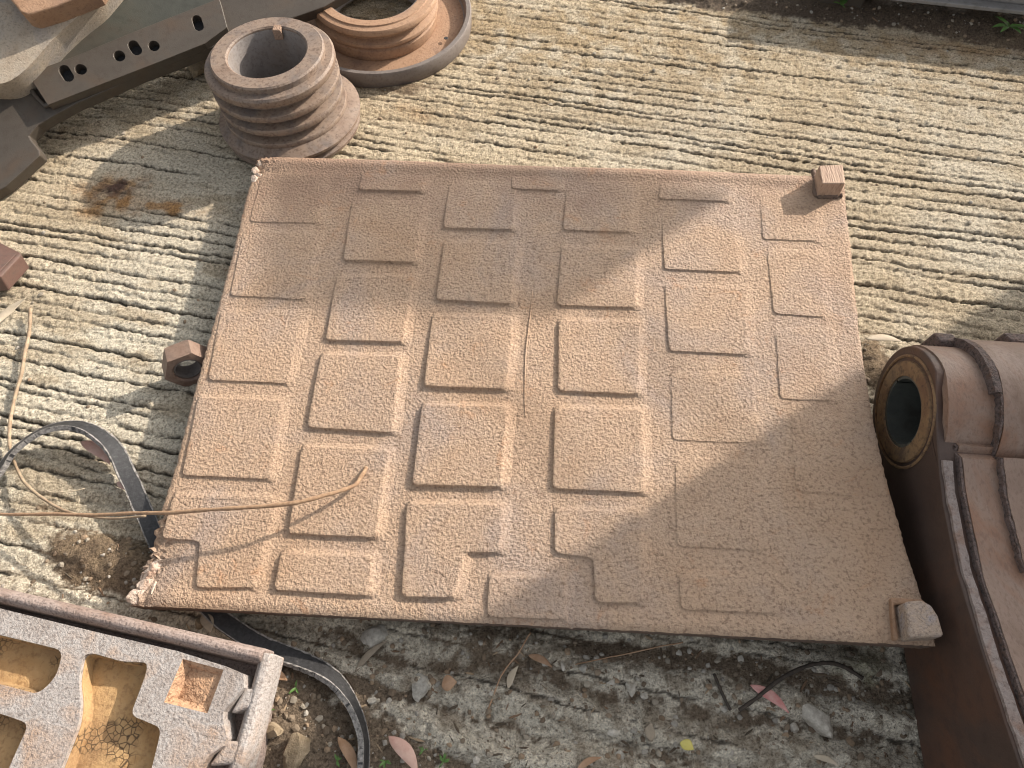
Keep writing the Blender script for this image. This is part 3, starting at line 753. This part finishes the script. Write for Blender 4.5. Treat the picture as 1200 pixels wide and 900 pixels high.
# ------------------------------------------------------------------ twigs and vine
def strand(name, key, rad, mat, label, cat, n=60, jit=.35, group=None):
    P3 = [at(*k) for k in key]; sp = spline(P3, n); rk = random.Random(len(label)); kk = [Vector((rk.uniform(-1, 1), rk.uniform(-1, 1), rk.uniform(-.3, .3))) * .0022 for _ in range(n // 6 + 3)]
    sp = [p + kk[i // 6].lerp(kk[i // 6 + 1], (i % 6) / 6) for i, p in enumerate(sp)]; V, Fc = tube(sp, rad, 7, jit)
    o = obj(name, V, Fc, mat, None, smooth='all', origin=(P3[0].x, P3[0].y, 0)); tag(o, label, cat, group); return o
zq = lambda x: zpl(x)
tip = PL.hit(430, 553)
strand('twig', [(-40, 602, .03), (40, 603, .06), (110, 603, .095), (180, 601, .13), (240, 598, .155), (300, 594, .165), (350, 588, .165), (390, 579, .150), (415, 568, .134), (424, 558, tip.z + .018), (430, 548, tip.z + .012)],
       lambda t: .0034 + .0012 * t, M['twig'], 'long thin brown twig lying across the near left of the plate', 'twig', 90)
strand('vine_stem', [(36, 362, .02), (33, 395, .012), (26, 430, .015), (17, 468, .012), (11, 505, .02), (14, 535, .02), (30, 565, .03), (60, 590, .045), (95, 604, .06), (130, 607, .075), (170, 604, .10)],
       lambda t: .0046 - .0022 * t, M['vine'], 'pale curling vine stem on the concrete at the left edge', 'stem', 80)
strand('straw', [(50, 573, .012), (62, 578, .012), (85, 576, .012), (100, 572, .01)], .0012, M['leaf_pale'], 'short pale straw beside the looping belt', 'straw', 14)
strand('dark_twig', [(865, 832, .012), (893, 812, .02), (925, 790, .025), (955, 777, .02), (985, 781, .015), (1012, 795, .012)], .004, M['darktwig'], 'dark bent twig in the shade near the steel arm', 'twig', 40)
strand('dark_twig', [(838, 790, .01), (843, 805, .014), (850, 820, .012), (856, 832, .008)], .003, M['darktwig'], 'short dark curved twig left of the red leaf', 'twig', 20)
strand('dry_stalk', [(573, 832, .01), (590, 790, .02), (610, 760, .03), (622, 742, .03)], .0016, M['leaf_tan'], 'thin dry stalk leaning from the plate edge down to the left', 'stalk', 20)
strand('dry_stalk', [(672, 778, .01), (720, 770, .012), (770, 757, .02), (800, 752, .03)], .0013, M['leaf_tan'], 'long straw stalk lying just below the plate edge', 'stalk', 20)
strand('dry_stalk', [(356, 832, .008), (372, 842, .010), (386, 850, .008)], .002, M['leaf_tan'], 'short brown stalk on the soil left of the belt', 'stalk', 12)

# ------------------------------------------------------------------ ribbed casting, lower left
def casting():
    ZT = .165
    pl = Plane(at(0, 712, ZT + .0), at(215, 765, ZT), at(100, 620, ZT))
    t = empty('ribbed_casting', (at(120, 850, 0).x, at(120, 850, 0).y, 0), 'grey ribbed casting with ochre pockets in the near left corner', 'casting')
    pp = lambda L: [pl.px(*p) for p in L]
    p1 = roundpoly(pp([(-70, 728), (0, 744), (74, 762), (66, 793), (45, 814), (0, 802), (-80, 785)]), .016, 4)
    p2 = roundpoly(pp([(97, 768), (108, 765), (142, 775), (173, 776), (171, 790), (153, 838), (189, 853), (183, 880), (170, 930), (60, 930), (92, 850), (95, 825), (92, 800)]), .012, 4)
    p3 = roundpoly(pp([(-80, 822), (0, 836), (34, 848), (8, 905), (-10, 960), (-90, 960)]), .014, 4)
    p4 = pp([(214, 772), (262, 785), (243, 836), (192, 823)])
    outer = pp([(-140, 680), (0, 713), (110, 740), (208, 763), (262, 780), (285, 790), (286, 806), (280, 812), (262, 834), (261, 842), (266, 865), (262, 874), (245, 885), (228, 915), (215, 980), (-140, 980)])
    V, Fc = prism(outer, [p1, p2, p3, p4], lambda u, v, h: pl.wld(u, v, h), -.075, 0)
    obj('rib_body', V, Fc, M['greycast'], t, smooth=True, bevel=.006, bseg=3)
    for nm, p, dp in (('pocket_floor', p1, .040), ('pocket_floor', p2, .036), ('pocket_floor', p3, .042)):
        V, Fc = prism(offset(p, .004), [], pl.wld, -.07, -dp); obj(nm, V, Fc, M['ochre'], t)
        wl = offset(p, -.0012); wl2 = offset(p, -.004); n_ = len(p)
        V = [pl.wld(*q_, -.009) for q_ in wl] + [pl.wld(*q_, -dp - .004) for q_ in wl2] + [pl.wld(*q_, -dp - .004) for q_ in offset(p, .002)] + [pl.wld(*q_, -.009) for q_ in offset(p, .002)]
        Fc = [(k * n_ + i, k * n_ + (i + 1) % n_, ((k + 1) % 4) * n_ + (i + 1) % n_, ((k + 1) % 4) * n_ + i) for k in range(4) for i in range(n_)]
        obj('pocket_wall', V, Fc, M['ochre'], t, smooth=True)
    # sloped sunken facet
    inn = offset(p4, -.004)
    V = [pl.wld(*p, -.002) for p in p4] + [pl.wld(*p, -.014) for p in inn]
    dz = [-.020, -.010, -.010, -.026]; V = [pl.wld(*p4[k], -.001) for k in range(4)] + [pl.wld(*offset(p4, -.010)[k], dz[k]) for k in range(4)]
    obj('sunken_facet', V, [(0, 1, 5, 4), (1, 2, 6, 5), (2, 3, 7, 6), (3, 0, 4, 7), (4, 5, 6, 7)], M['rough_ochre'], t)
    # base and outer rails
    base = [pl.up(-.06).px(*p) for p in [(-140, 668), (0, 700), (312, 774), (300, 850), (286, 905), (272, 980), (-140, 980)]]
    V, Fc = prism(base, [], pl.wld, -ZT + .004, -.06); obj('base_slab', V, Fc, M['railrust'], t, bevel=.004)
    def rail(pts, wi, name, hi, side, mt=None):
        c = [Vector(pl.px(*p)) for p in pts]; V = []; Fc = []
        prof = [(-wi, -.12), (-wi * .62, hi - .012), (-wi * .25, hi), (wi * .25, hi - .002), (wi * .55, hi - .018), (wi * .62, -.065)]
        if side < 0: prof = [(-a, b) for a, b in prof]
        for i, p in enumerate(c):
            d = (c[min(i + 1, len(c) - 1)] - c[max(i - 1, 0)]).normalized(); nr = Vector((d.y, -d.x))
            for a, b in prof: V.append(pl.wld(*(p + nr * a), b))
        m = len(prof)
        for i in range(len(c) - 1):
            for k in range(m): Fc.append((i * m + k, i * m + (k + 1) % m, (i + 1) * m + (k + 1) % m, (i + 1) * m + k))
        Fc.append(tuple(range(m))); Fc.append(tuple((len(c) - 1) * m + k for k in range(m)))
        return obj(name, V, Fc, mt or M['railrust'], t, smooth=True, bevel=.003)
    rail([(-140, 661), (0, 696), (60, 710), (120, 724), (180, 738), (240, 752), (306, 767)], .022, 'back_rail', .0, -1)
    rail([(311, 764), (306, 785), (298, 815), (290, 845), (281, 875), (270, 912), (255, 970)], .026, 'side_rail', -.010, -1, M['greycast'])
    # stepped ties between body and side rail
    for q in ([(283, 806), (300, 806), (296, 828), (266, 836)], [(262, 868), (285, 868), (279, 895), (240, 898)]):
        V, Fc = prism(pp(q), [], pl.wld, -.07, -.012); obj('tie_lug', V, Fc, M['greycast'], t, bevel=.006, bseg=3)
casting()

# ------------------------------------------------------------------ heavy boom arm on the right
def boom():
    base = Vector((.805, .635, 0)); th = -R(4.0)
    Mx = Matrix.Translation(base) @ Matrix.Rotation(th, 4, 'Z')
    t = empty('boom_arm', base, 'heavy rusty boom arm with a bushed pin bore beside the plate', 'boom arm')
    zc, rb, ro = .185, .078, .135
    def f(u, v, h): return Mx @ Vector((h, u, v))             # profile (y, z) extruded along local x
    def topz(y):                                             # crest of the arm towards the viewer
        return float(np.interp(y, [-1.2, -.9, -.6, -.35, -.2, -.1], [.40, .345, .285, .245, .250, .275]))
    def prof(ro, z_off, y0=-1.0, back=True):
        out = []
        for k in range(25):
            a = R(-80 + k * 215 / 24); out.append((math.cos(a) * ro, zc + math.sin(a) * ro))
        out = out[:19]
        ys = np.linspace(-.10, y0, 16)
        a_end = Vector(out[-1])
        for y in ys: 
            if y < a_end.x - .005: out.append((y, topz(y) + z_off))
        return out
    # cheek / body with the bore through it
    P0 = prof(ro, 0) + [(-1.0, .005), (.0, .02)]
    hole = [(math.cos(R(a)) * rb, zc + math.sin(R(a)) * rb) for a in range(0, 360, 6)]
    V, Fc = prism(P0, [hole], f, .0, .52); obj('arm_body', V, Fc, M['boomdark'], t, smooth=True, bevel=.004)
    # rubbed outer skin over the knuckle
    def skin(r0, z0, r1, z1, x0, x1, name, mat, a0, a1, y0, rag=0, seed=1):
        rr = random.Random(seed); lo = []; hi = []
        for k in range(25):
            a = R(a0 + (a1 - a0) * k / 24); lo.append((math.cos(a) * r0, zc + math.sin(a) * r0)); hi.append((math.cos(a) * r1, zc + math.sin(a) * r1))
        if y0 is not None:
            for y in np.linspace(lo[-1][0] - .03, y0, 46): lo.append((y, topz(y) + z0)); hi.append((y, topz(y) + z1))
        V = []; Fc = []; n = len(lo)
        ja = [rr.random() - .5 for _ in range(n + 4)]; jc = [rr.random() - .5 for _ in range(n + 4)]
        for i in range(n):
            xa = x0 + rag * (sum(ja[i:i + 4]) * .35 + ja[i] * .25); xb = x1 + rag * (sum(jc[i:i + 4]) * .35 + jc[i] * .25)
            V += [f(*lo[i], xa), f(*hi[i], xa + .002), f(*hi[i], xb), f(*lo[i], xb)]
        for i in range(n - 1):
            for k in range(4): Fc.append((i * 4 + k, i * 4 + (k + 1) % 4, (i + 1) * 4 + (k + 1) % 4, (i + 1) * 4 + k))
        Fc.append((0, 1, 2, 3)); Fc.append(tuple((n - 1) * 4 + k for k in (3, 2, 1, 0)))
        return obj(name, V, Fc, mat, t, smooth=True, bevel=.0)
    skin(ro - .012, 0, ro + .003, 0, .012, .12, 'knuckle_skin', M['boomtop'], -30, 146, None, .005, 2)
    skin(ro - .01, -.01, ro + .005, .006, .004, .022, 'edge_bead', M['beadrub'], 150, 154, -1.0, .004, 5)
    skin(ro - .006, -.012, ro + .012, .0125, .029, .036, 'torn_edge', M['weld'], 141, 146, -1.0, .004, 8)
    skin(ro - .004, -.01, ro + .014, .014, .034, .50, 'wear_strip', M['boomtop'], 140, 146, -1.0, .003, 3)
    skin(ro - .004, -.01, ro + .020, .028, .100, .56, 'cover_plate', M['boomtop'], -20, 146, -.34, .003, 4)
    skin(ro - .004, -.01, ro + .019, .0265, .096, .102, 'torn_edge', M['weld'], 96, 146, -.34, .005, 9)
    skin(ro - .004, -.01, ro + .021, .04, .084, .101, 'collar', M['weld'], 30, 100, None, .004, 10)
    # bore ring and split bushing
    axis = (Mx.to_3x3() @ Vector((1, 0, 0))).normalized(); cc = Mx @ Vector((0, 0, zc))
    V, Fc = lathe([(rb - .004, -.004), (rb + .012, -.006), (rb + .026, -.0045), (rb + .028, .002), (rb - .004, .002)], cc, axis, 72, True); br = obj('bore_ring', V, Fc, M['bushface'], t, smooth=True)
    V, Fc = lathe([(rb + .034, -.002), (rb + .037, -.0035), (rb + .040, -.002), (rb + .040, .002), (rb + .034, .002)], cc, axis, 72, True); obj('ring_groove', V, Fc, M['bushface'], br, smooth=True)
    for a0, a1 in ((4, 174), (178, 360)):
        V = []; Fc = []; n = 36
        for i in range(n + 1):
            a = R(a0 + (a1 - a0) * i / n); y, z = math.cos(a), math.sin(a)
            for r_, h in ((rb - .010, -.001), (rb - .001, -.001), (rb - .001, .45), (rb - .010, .45)): V.append(f(y * r_, zc + z * r_, h))
        for i in range(n):
            for k in range(4): Fc.append((i * 4 + k, i * 4 + (k + 1) % 4, (i + 1) * 4 + (k + 1) % 4, (i + 1) * 4 + k))
        obj('bushing_half', V, Fc, M['bushing'], t, smooth=True)
    # heat-torn patch by the knuckle, back ears, bolt
    parts = [lumpmesh(f(.06 - .02 * k, zc + math.sqrt(max(0, ro ** 2 - (.06 - .02 * k) ** 2)) - .002, .03 + .004 * (k % 3)), .012, 200 + k, 2, (1.4, 1, .5), .5 * k) for k in range(0)]
    for x0, y0, s_ in ((.055, .115, .04), (.20, .125, .05)):
        V, Fc = prism([(y0, zc - .02), (y0 + .045, zc - .01), (y0 + .038, zc + .070), (y0 + .01, zc + .085), (y0 - .02, zc + .05)], [], f, x0, x0 + s_); obj('back_ear', V, Fc, M['weld'], t, bevel=.006)
    nb = Mx @ Vector((.165, -.235, topz(-.235) + .027))
    V = []; Fc = []
    for h in (0, .022):
        for k in range(6): a = R(60 * k + 12); V.append(nb + Vector((math.cos(a) * .026, math.sin(a) * .026, h)))
    Fc = [tuple(range(5, -1, -1)), tuple(range(6, 12))] + [(k, (k + 1) % 6, 6 + (k + 1) % 6, 6 + k) for k in range(6)]
    obj('bolt_head', V, Fc, M['lug'], t, bevel=.003)
boom()

# ------------------------------------------------------------------ beam along the back edge
def beam():
    a = at(930, -22, .085); b = at(1260, 14, .085); d = (b - a); d.z = 0; d.normalize(); nr = Vector((-d.y, d.x, 0))
    t = empty('steel_beam', ((a + b) / 2).xy.to_3d(), 'long grey steel beam raised on blocks along the back edge', 'beam')
    def bx(s0, s1, n0, n1, z0, z1):
        V, Fc = box((0, 0, 0), (1, 1, 1)); o0 = Vector((a.x, a.y, 0))
        return [o0 + d * (s0 + (s1 - s0) * v.x) + nr * (n0 + (n1 - n0) * v.y) + Vector((0, 0, z0 + (z1 - z0) * v.z)) for v in V], Fc
    obj('beam_body', *bx(.06, 2.6, .0, .14, .087, .17), M['beam'], t, bevel=.006)
    obj('bottom_flange', *bx(.05, 2.6, -.03, .17, .075, .088), M['beam'], t, bevel=.003)
    obj('foot_block', *bx(.10, .24, .0, .14, -.02, .076), M['darksteel'], t, bevel=.004)
    obj('foot_block', *bx(1.3, 1.5, .02, .14, -.02, .076), M['darksteel'], t, bevel=.004)
beam()

# ------------------------------------------------------------------ leaves
def leaf(px, py, L, wd, ang, mat, label, z=.012, curl=.2, group=None, tilt=0.1):
    c = on(px, py, z); n = 12; V = []; Fc = []; ca, sa = math.cos(R(ang)), math.sin(R(ang))
    for i in range(n + 1):
        s = i / n; w_ = wd * (4 * (s ** .8) * (1 - s ** .8)) ** 1.15 * .52 + .0005
        y0 = .12 * L * math.sin(s * 2.6) ; zz = curl * L * (s - .5) ** 2 + tilt * L * (s - .5)
        for k, (a, zz2) in enumerate(((-1, .25), (0, 0), (1, .25))):
            x = (s - .5) * L; y = a * w_ + y0
            V.append(c + Vector((x * ca - y * sa, x * sa + y * ca, zz + abs(a) * w_ * .45)))
    for i in range(n):
        for k in range(2): Fc.append((i * 3 + k, (i + 1) * 3 + k, (i + 1) * 3 + k + 1, i * 3 + k + 1))
    o = obj('dry_leaf', V, Fc, mat, None, smooth='all', origin=(c.x, c.y, 0))
    m = o.modifiers.new('thick', 'SOLIDIFY'); m.thickness = .0007
    tag(o, label, 'leaf', group)
leaf(18, 372, .105, .022, 48, M['leaf_pale'], 'pale curled leaf beside the vine top at the left edge', .012, .35)
leaf(117, 537, .105, .026, -38, M['leaf_pink'], 'larger pink leaf lying inside the belt loop', .022, .15)
leaf(150, 574, .055, .020, -30, M['leaf_pink'], 'small pink leaf half hidden under the belt', .010, .15)
leaf(1029, 408, .085, .017, -14, M['leaf_pale'], 'pale narrow leaf between plate and boom arm bore', .03, .1)
leaf(898, 821, .080, .018, -42, M['leaf_red'], 'bright pinkish red leaf below the plate near the arm', .012, .15)
leaf(803, 875, .026, .018, -30, M['leaf_yellow'], 'small bright yellow leaf at the bottom', .012, .1)
leaf(473, 886, .085, .024, -50, M['leaf_pink'], 'broad pink tan leaf right of the belt at the bottom edge', .02, .2)
leaf(408, 887, .075, .018, -60, M['leaf_tan'], 'tan leaf left of the belt at the bottom edge', .02, .1)
leaf(325, 795, .050, .018, -18, M['leaf_tan'], 'orange brown leaf beside the casting corner', .012, .1)
leaf(246, 733, .045, .022, -60, M['leaf_grey'], 'grey green leaf in the shadow between casting and belt', .02, .1)
leaf(438, 772, .085, .012, 40, M['leaf_grey'], 'slim grey brown leaf on soil just below the plate', .014, .2)
leaf(527, 803, .030, .026, 10, M['leaf_tan'], 'squarish brown leaf scrap next to the pale grey stone', .012, .1)
leaf(602, 795, .045, .012, 60, M['leaf_pale'], 'pale folded leaf on the broken concrete', .014, .3)
leaf(632, 777, .050, .012, -30, M['leaf_tan'], 'brown twisted leaf below the middle of the plate', .016, .3)
leaf(690, 896, .05, .010, 20, M['leaf_tan'], 'slim tan leaf at the bottom centre edge', .012, .2)
leaf(965, 893, .045, .009, -25, M['leaf_pale'], 'thin pale leaf sliver at the bottom right', .012, .2)
leaf(762, 858, .030, .018, 80, M['leaf_grey'], 'dark upright leaf scrap left of the yellow leaf', .012, .2)

# ------------------------------------------------------------------ stones
def stone(px, py, size, mat, label, seed, sq=(1, 1, .6), rot=0, up=.25):
    c = on(px, py); V, Fc = lumpmesh(c + Vector((0, 0, size * sq[2] * up)), size, seed, 3, sq, rot)
    o = obj('stone', V, Fc, mat, None, smooth=True, origin=c); tag(o, label, 'stone')
stone(958, 845, .040, M['stone_pale'], 'largest pale stone at bottom right below the red leaf', 3, (1.05, .70, .6), -.7)
stone(492, 806, .026, M['stone_grey'], 'angular pale grey stone right of the belt curve', 4, (.8, 1.1, .5), .2)
stone(349, 880, .034, M['stone_brown'], 'rounded tan stone on soil near the casting', 5, (.85, 1.1, .6), -.2)
stone(320, 857, .024, M['stone_brown'], 'brown stone beside the casting side rail', 6, (1.2, .8, .7), .2)
stone(297, 862, .026, M['stone_brown'], 'dark brown stone touching the casting side rail', 16, (.8, 1.1, .8), .2)
stone(440, 744, .028, M['stone_grey'], 'rough grey concrete lump tucked under the plate edge', 7, (1.3, .9, .6), .2)
stone(739, 806, .015, M['stone_pale'], 'upright pale stone chip in the middle foreground', 8, (.7, 1.2, .7), .1)
stone(716, 800, .012, M['stone_pale'], 'small pale stone chip left of the upright chip', 9, (1.1, .8, .6), -.3)
stone(755, 814, .011, M['stone_pale'], 'small pale stone chip right of the upright chip', 10, (1, .8, .6), .4)
stone(683, 783, .010, M['stone_grey'], 'small round grey pebble below the plate edge', 11, (1, 1, .7), 0)
stone(660, 781, .010, M['stone_pale'], 'small pointed pale pebble left of the grey pebble', 12, (.8, 1.2, .7), .3)
stone(930, 853, .012, M['stone_pale'], 'small pale pebble left of the largest stone', 13, (1, .9, .7), .3)
stone(721, 858, .013, M['stone_pale'], 'flat pale pebble in the lower foreground', 14, (1.3, .8, .6), .3)
stone(727, 884, .011, M['stone_grey'], 'grey pebble at the bottom edge of the foreground', 15, (1, 1, .6), .3)
stone(234, 731, .012, M['stone_brown'], 'small brown pebble by the near left plate corner', 17, (.8, 1, .8), .3)
stone(436, 822, .010, M['stone_grey'], 'little grey pebble inside the belt curve', 18, (1, 1, .8), .3)

# ------------------------------------------------------------------ weeds
def weed(px, py, n, L, label, seed):
    c = on(px, py); t = empty('weed', c, label, 'weed'); L *= .72; r_ = random.Random(seed)
    for k in range(n):
        a = r_.uniform(0, 6.28); l = L * r_.uniform(.6, 1.1); w_ = l * r_.uniform(.20, .34); el = r_.uniform(.3, .9); V = []; Fc = []
        for i in range(7):
            s = i / 6; rr_ = l * s; ww = w_ * math.sin(math.pi * min(1, s * .9 + .1)) * .5
            hgt = rr_ * math.sin(el) - .4 * l * s * s
            for q in (-1, 0, 1): V.append(c + Vector((math.cos(a) * rr_ - math.sin(a) * q * ww, math.sin(a) * rr_ + math.cos(a) * q * ww, .008 + hgt + abs(q) * ww * .3)))
        for i in range(6):
            for q in range(2): Fc.append((i * 3 + q, i * 3 + 3 + q, i * 3 + 4 + q, i * 3 + 1 + q))
        obj('leaf', V, Fc, M['green'], t, smooth='all')
weed(985, 9, 5, .055, 'small bright green weed by the beam foot at the top', 1)
weed(1180, 34, 10, .070, 'leafy green weed in the beam shadow at top right', 2)
weed(348, 806, 6, .022, 'tiny green seedling on soil right of the casting', 3)
weed(317, 832, 5, .018, 'tiny green seedling close to the casting rail', 6)
weed(396, 891, 6, .018, 'tiny green weed beside the tan leaf at the bottom', 4)
weed(452, 892, 7, .020, 'tiny green weed between belt and broad pink leaf', 5)
weed(497, 879, 5, .016, 'tiny green weed just right of the broad pink leaf', 7)
weed(520, 893, 8, .022, 'low green weed at the bottom edge right of the leaf', 8)

# ------------------------------------------------------------------ loose gravel and litter (uncountable)
def scatter(name, label, count, wfun, smin, smax, cols, seed, flat=.7, long=1.0):
    r_ = np.random.RandomState(seed); bm = bmesh.new(); bmesh.ops.create_icosphere(bm, subdivisions=1, radius=1)
    bv = np.array([v.co[:] for v in bm.verts], np.float32); bf = np.array([[v.index for v in f.verts] for f in bm.faces], np.int32); bm.free()
    iy0, iy1 = np.searchsorted(gy, [-.14, 2.6]); ix0, ix1 = np.searchsorted(gx, [-1.8, 1.8])
    Wt = wfun()[iy0:iy1, ix0:ix1].ravel().astype(np.float64); Wt = np.clip(Wt, 0, None); Wt /= Wt.sum()
    pick = r_.choice(Wt.size, count, p=Wt); iy = pick // (ix1 - ix0) + iy0; ix = pick % (ix1 - ix0) + ix0
    px_ = gx[ix]; py_ = gy[iy]; pz = Z[iy, ix]; sz = smin + (smax - smin) * r_.rand(count) ** 3
    VV = []; FF = []; CC = []
    for i in range(count):
        v = bv * (1 + .5 * (r_.rand(len(bv), 1) - .5)); v = v * np.array([1 * long * (.8 + .5 * r_.rand()), .8 + .4 * r_.rand() if long == 1 else .35, flat * (.7 + .5 * r_.rand())]) * sz[i]
        a = r_.rand() * 6.283; ca, sa = math.cos(a), math.sin(a)
        x = v[:, 0] * ca - v[:, 1] * sa; y = v[:, 0] * sa + v[:, 1] * ca
        VV.append(np.stack([x + px_[i], y + py_[i], v[:, 2] + pz[i] + sz[i] * flat * .25], 1)); FF.append(bf + i * len(bv))
        c = np.array(cols[r_.randint(len(cols))]) * (.75 + .5 * r_.rand()); CC.append(np.tile(np.append(c, 1), (len(bv), 1)))
    VV = np.concatenate(VV); FF = np.concatenate(FF); CC = np.concatenate(CC)
    me = bpy.data.meshes.new(name); me.from_pydata(VV.tolist(), [], FF.tolist())
    a_ = me.attributes.new('tint', 'FLOAT_COLOR', 'POINT'); a_.data.foreach_set('color', CC.astype(np.float32).ravel())
    me.materials.append(M['pebble']); o = bpy.data.objects.new(name, me); C.objects.link(o); tag(o, label, 'gravel', kind='stuff')
low2 = sstep(.48, .15, Y) * sstep(2.0, 1.0, np.abs(X))
scatter('gravel', 'loose fine gravel and grit over dirt and broken concrete', 7000, lambda: dirt * .8 + low2 * 1.6 + .05, .0012, .0075, [(.33, .29, .23), (.22, .17, .12), (.40, .37, .32), (.15, .11, .075), (.28, .20, .13)], 21)
scatter('leaf_litter', 'small scraps of dry leaf and bark scattered on the dirt', 1300, lambda: dirt * .5 + low2 * 2.2 + .01, .002, .010, [(.20, .12, .07), (.10, .07, .045), (.34, .25, .16), (.06, .045, .03)], 23, .25, 1.8)

# ------------------------------------------------------------------ unseen blockers added out of frame to the right to shade the yard
def container():
    c0 = at(1010, 430, zpl(.78)).xy + SH * 2.1                # its near upright corner
    c0 = Vector((c0.x, c0.y, 0)); a = Vector((SH.x, SH.y, 0)); b = Vector((SH.y, -SH.x, 0))
    t = empty('shade_container', c0, 'added unseen rust red corrugated container that shades the yard from the right', 'container')
    def wall(o0, d, L, h, nrm, name):
        V = []; n = int(L / .07); Fc = []
        for i in range(n + 1):
            dd = .0 if (i // 2) % 2 == 0 else -.035
            for z in (.06, h): V.append(o0 + d * (L * i / n) + nrm * dd + Vector((0, 0, z)))
        for i in range(n): Fc.append((2 * i, 2 * i + 2, 2 * i + 3, 2 * i + 1))
        o = obj(name, V, Fc, M['container'], t); m = o.modifiers.new('t', 'SOLIDIFY'); m.thickness = .004
    wall(c0, a, 6.0, 2.55, -b, 'side_wall'); wall(c0 + b * 2.4, a, 6.0, 2.55, b, 'side_wall'); wall(c0, b, 2.4, 2.55, -a, 'end_wall'); wall(c0 + a * 6, b, 2.4, 2.55, a, 'end_wall')
    for i, j in ((0, 0), (6.0, 0), (0, 2.4), (6.0, 2.4)):
        p = c0 + a * i + b * j; Mx = Matrix((a, b, Vector((0, 0, 1)))).transposed().to_4x4(); Mx.translation = p
        V, Fc = box((-.0 if i == 0 else -.12, 0 if j == 0 else -.12, 0), (.12 if i == 0 else 0, .12 if j == 0 else 0, 2.6), Mx); obj('corner_post', V, Fc, M['container'], t, bevel=.004)
    Mx = Matrix((a, b, Vector((0, 0, 1)))).transposed().to_4x4(); Mx.translation = c0
    V, Fc = box((.02, .02, 2.5), (5.98, 2.38, 2.58), Mx); obj('roof', V, Fc, M['container'], t)
    V, Fc = box((.02, .02, .02), (5.98, 2.38, .16), Mx); obj('floor', V, Fc, M['container'], t)
    return c0, a, b
cc0, ca0, cb0 = container()
# unseen panel added, cut to a shadow outline, on arms off the container
def board():
    tn = math.tan(R(SUN_EL)); dist = 3.6
    poly = [(850, 231), (640, 378), (500, 376), (290, 362), (310, 200), (640, 196)]
    pts = [PL.hit(*p) for p in poly]
    # board stands square to the container side: same distance along SH for every corner
    s_ref = (Vector((cc0.x, cc0.y)).dot(SH)) + 1.6
    nb = Vector((SH.y, -SH.x))
    q = []
    for p in pts:
        s = p.xy.dot(SH); k = s_ref - s; q.append((p.xy.dot(nb), p.z + k * tn))
    f = lambda u, v, h: Vector((SH.x * (s_ref + h) + nb.x * u, SH.y * (s_ref + h) + nb.y * u, v))
    t = empty('shadow_panel', f(q[0][0], 0, 0).xy.to_3d(), 'added unseen shadow panel bracketed out from the side of the container', 'panel')
    V, Fc = prism(q, [], f, 0, .012); obj('panel', V, Fc, M['container'], t)
    uw = cc0.xy.dot(nb); zs = sorted(v for _, v in q); um = sum(u for u, _ in q) / len(q)
    for z in (zs[0] * .3 + zs[-1] * .7, zs[0] * .6 + zs[-1] * .4):
        V, Fc = tube([f(um, z, -.004), f(uw + .02, z, -.004)], .006, 8); obj('arm', V, Fc, M['darksteel'], t)
board()
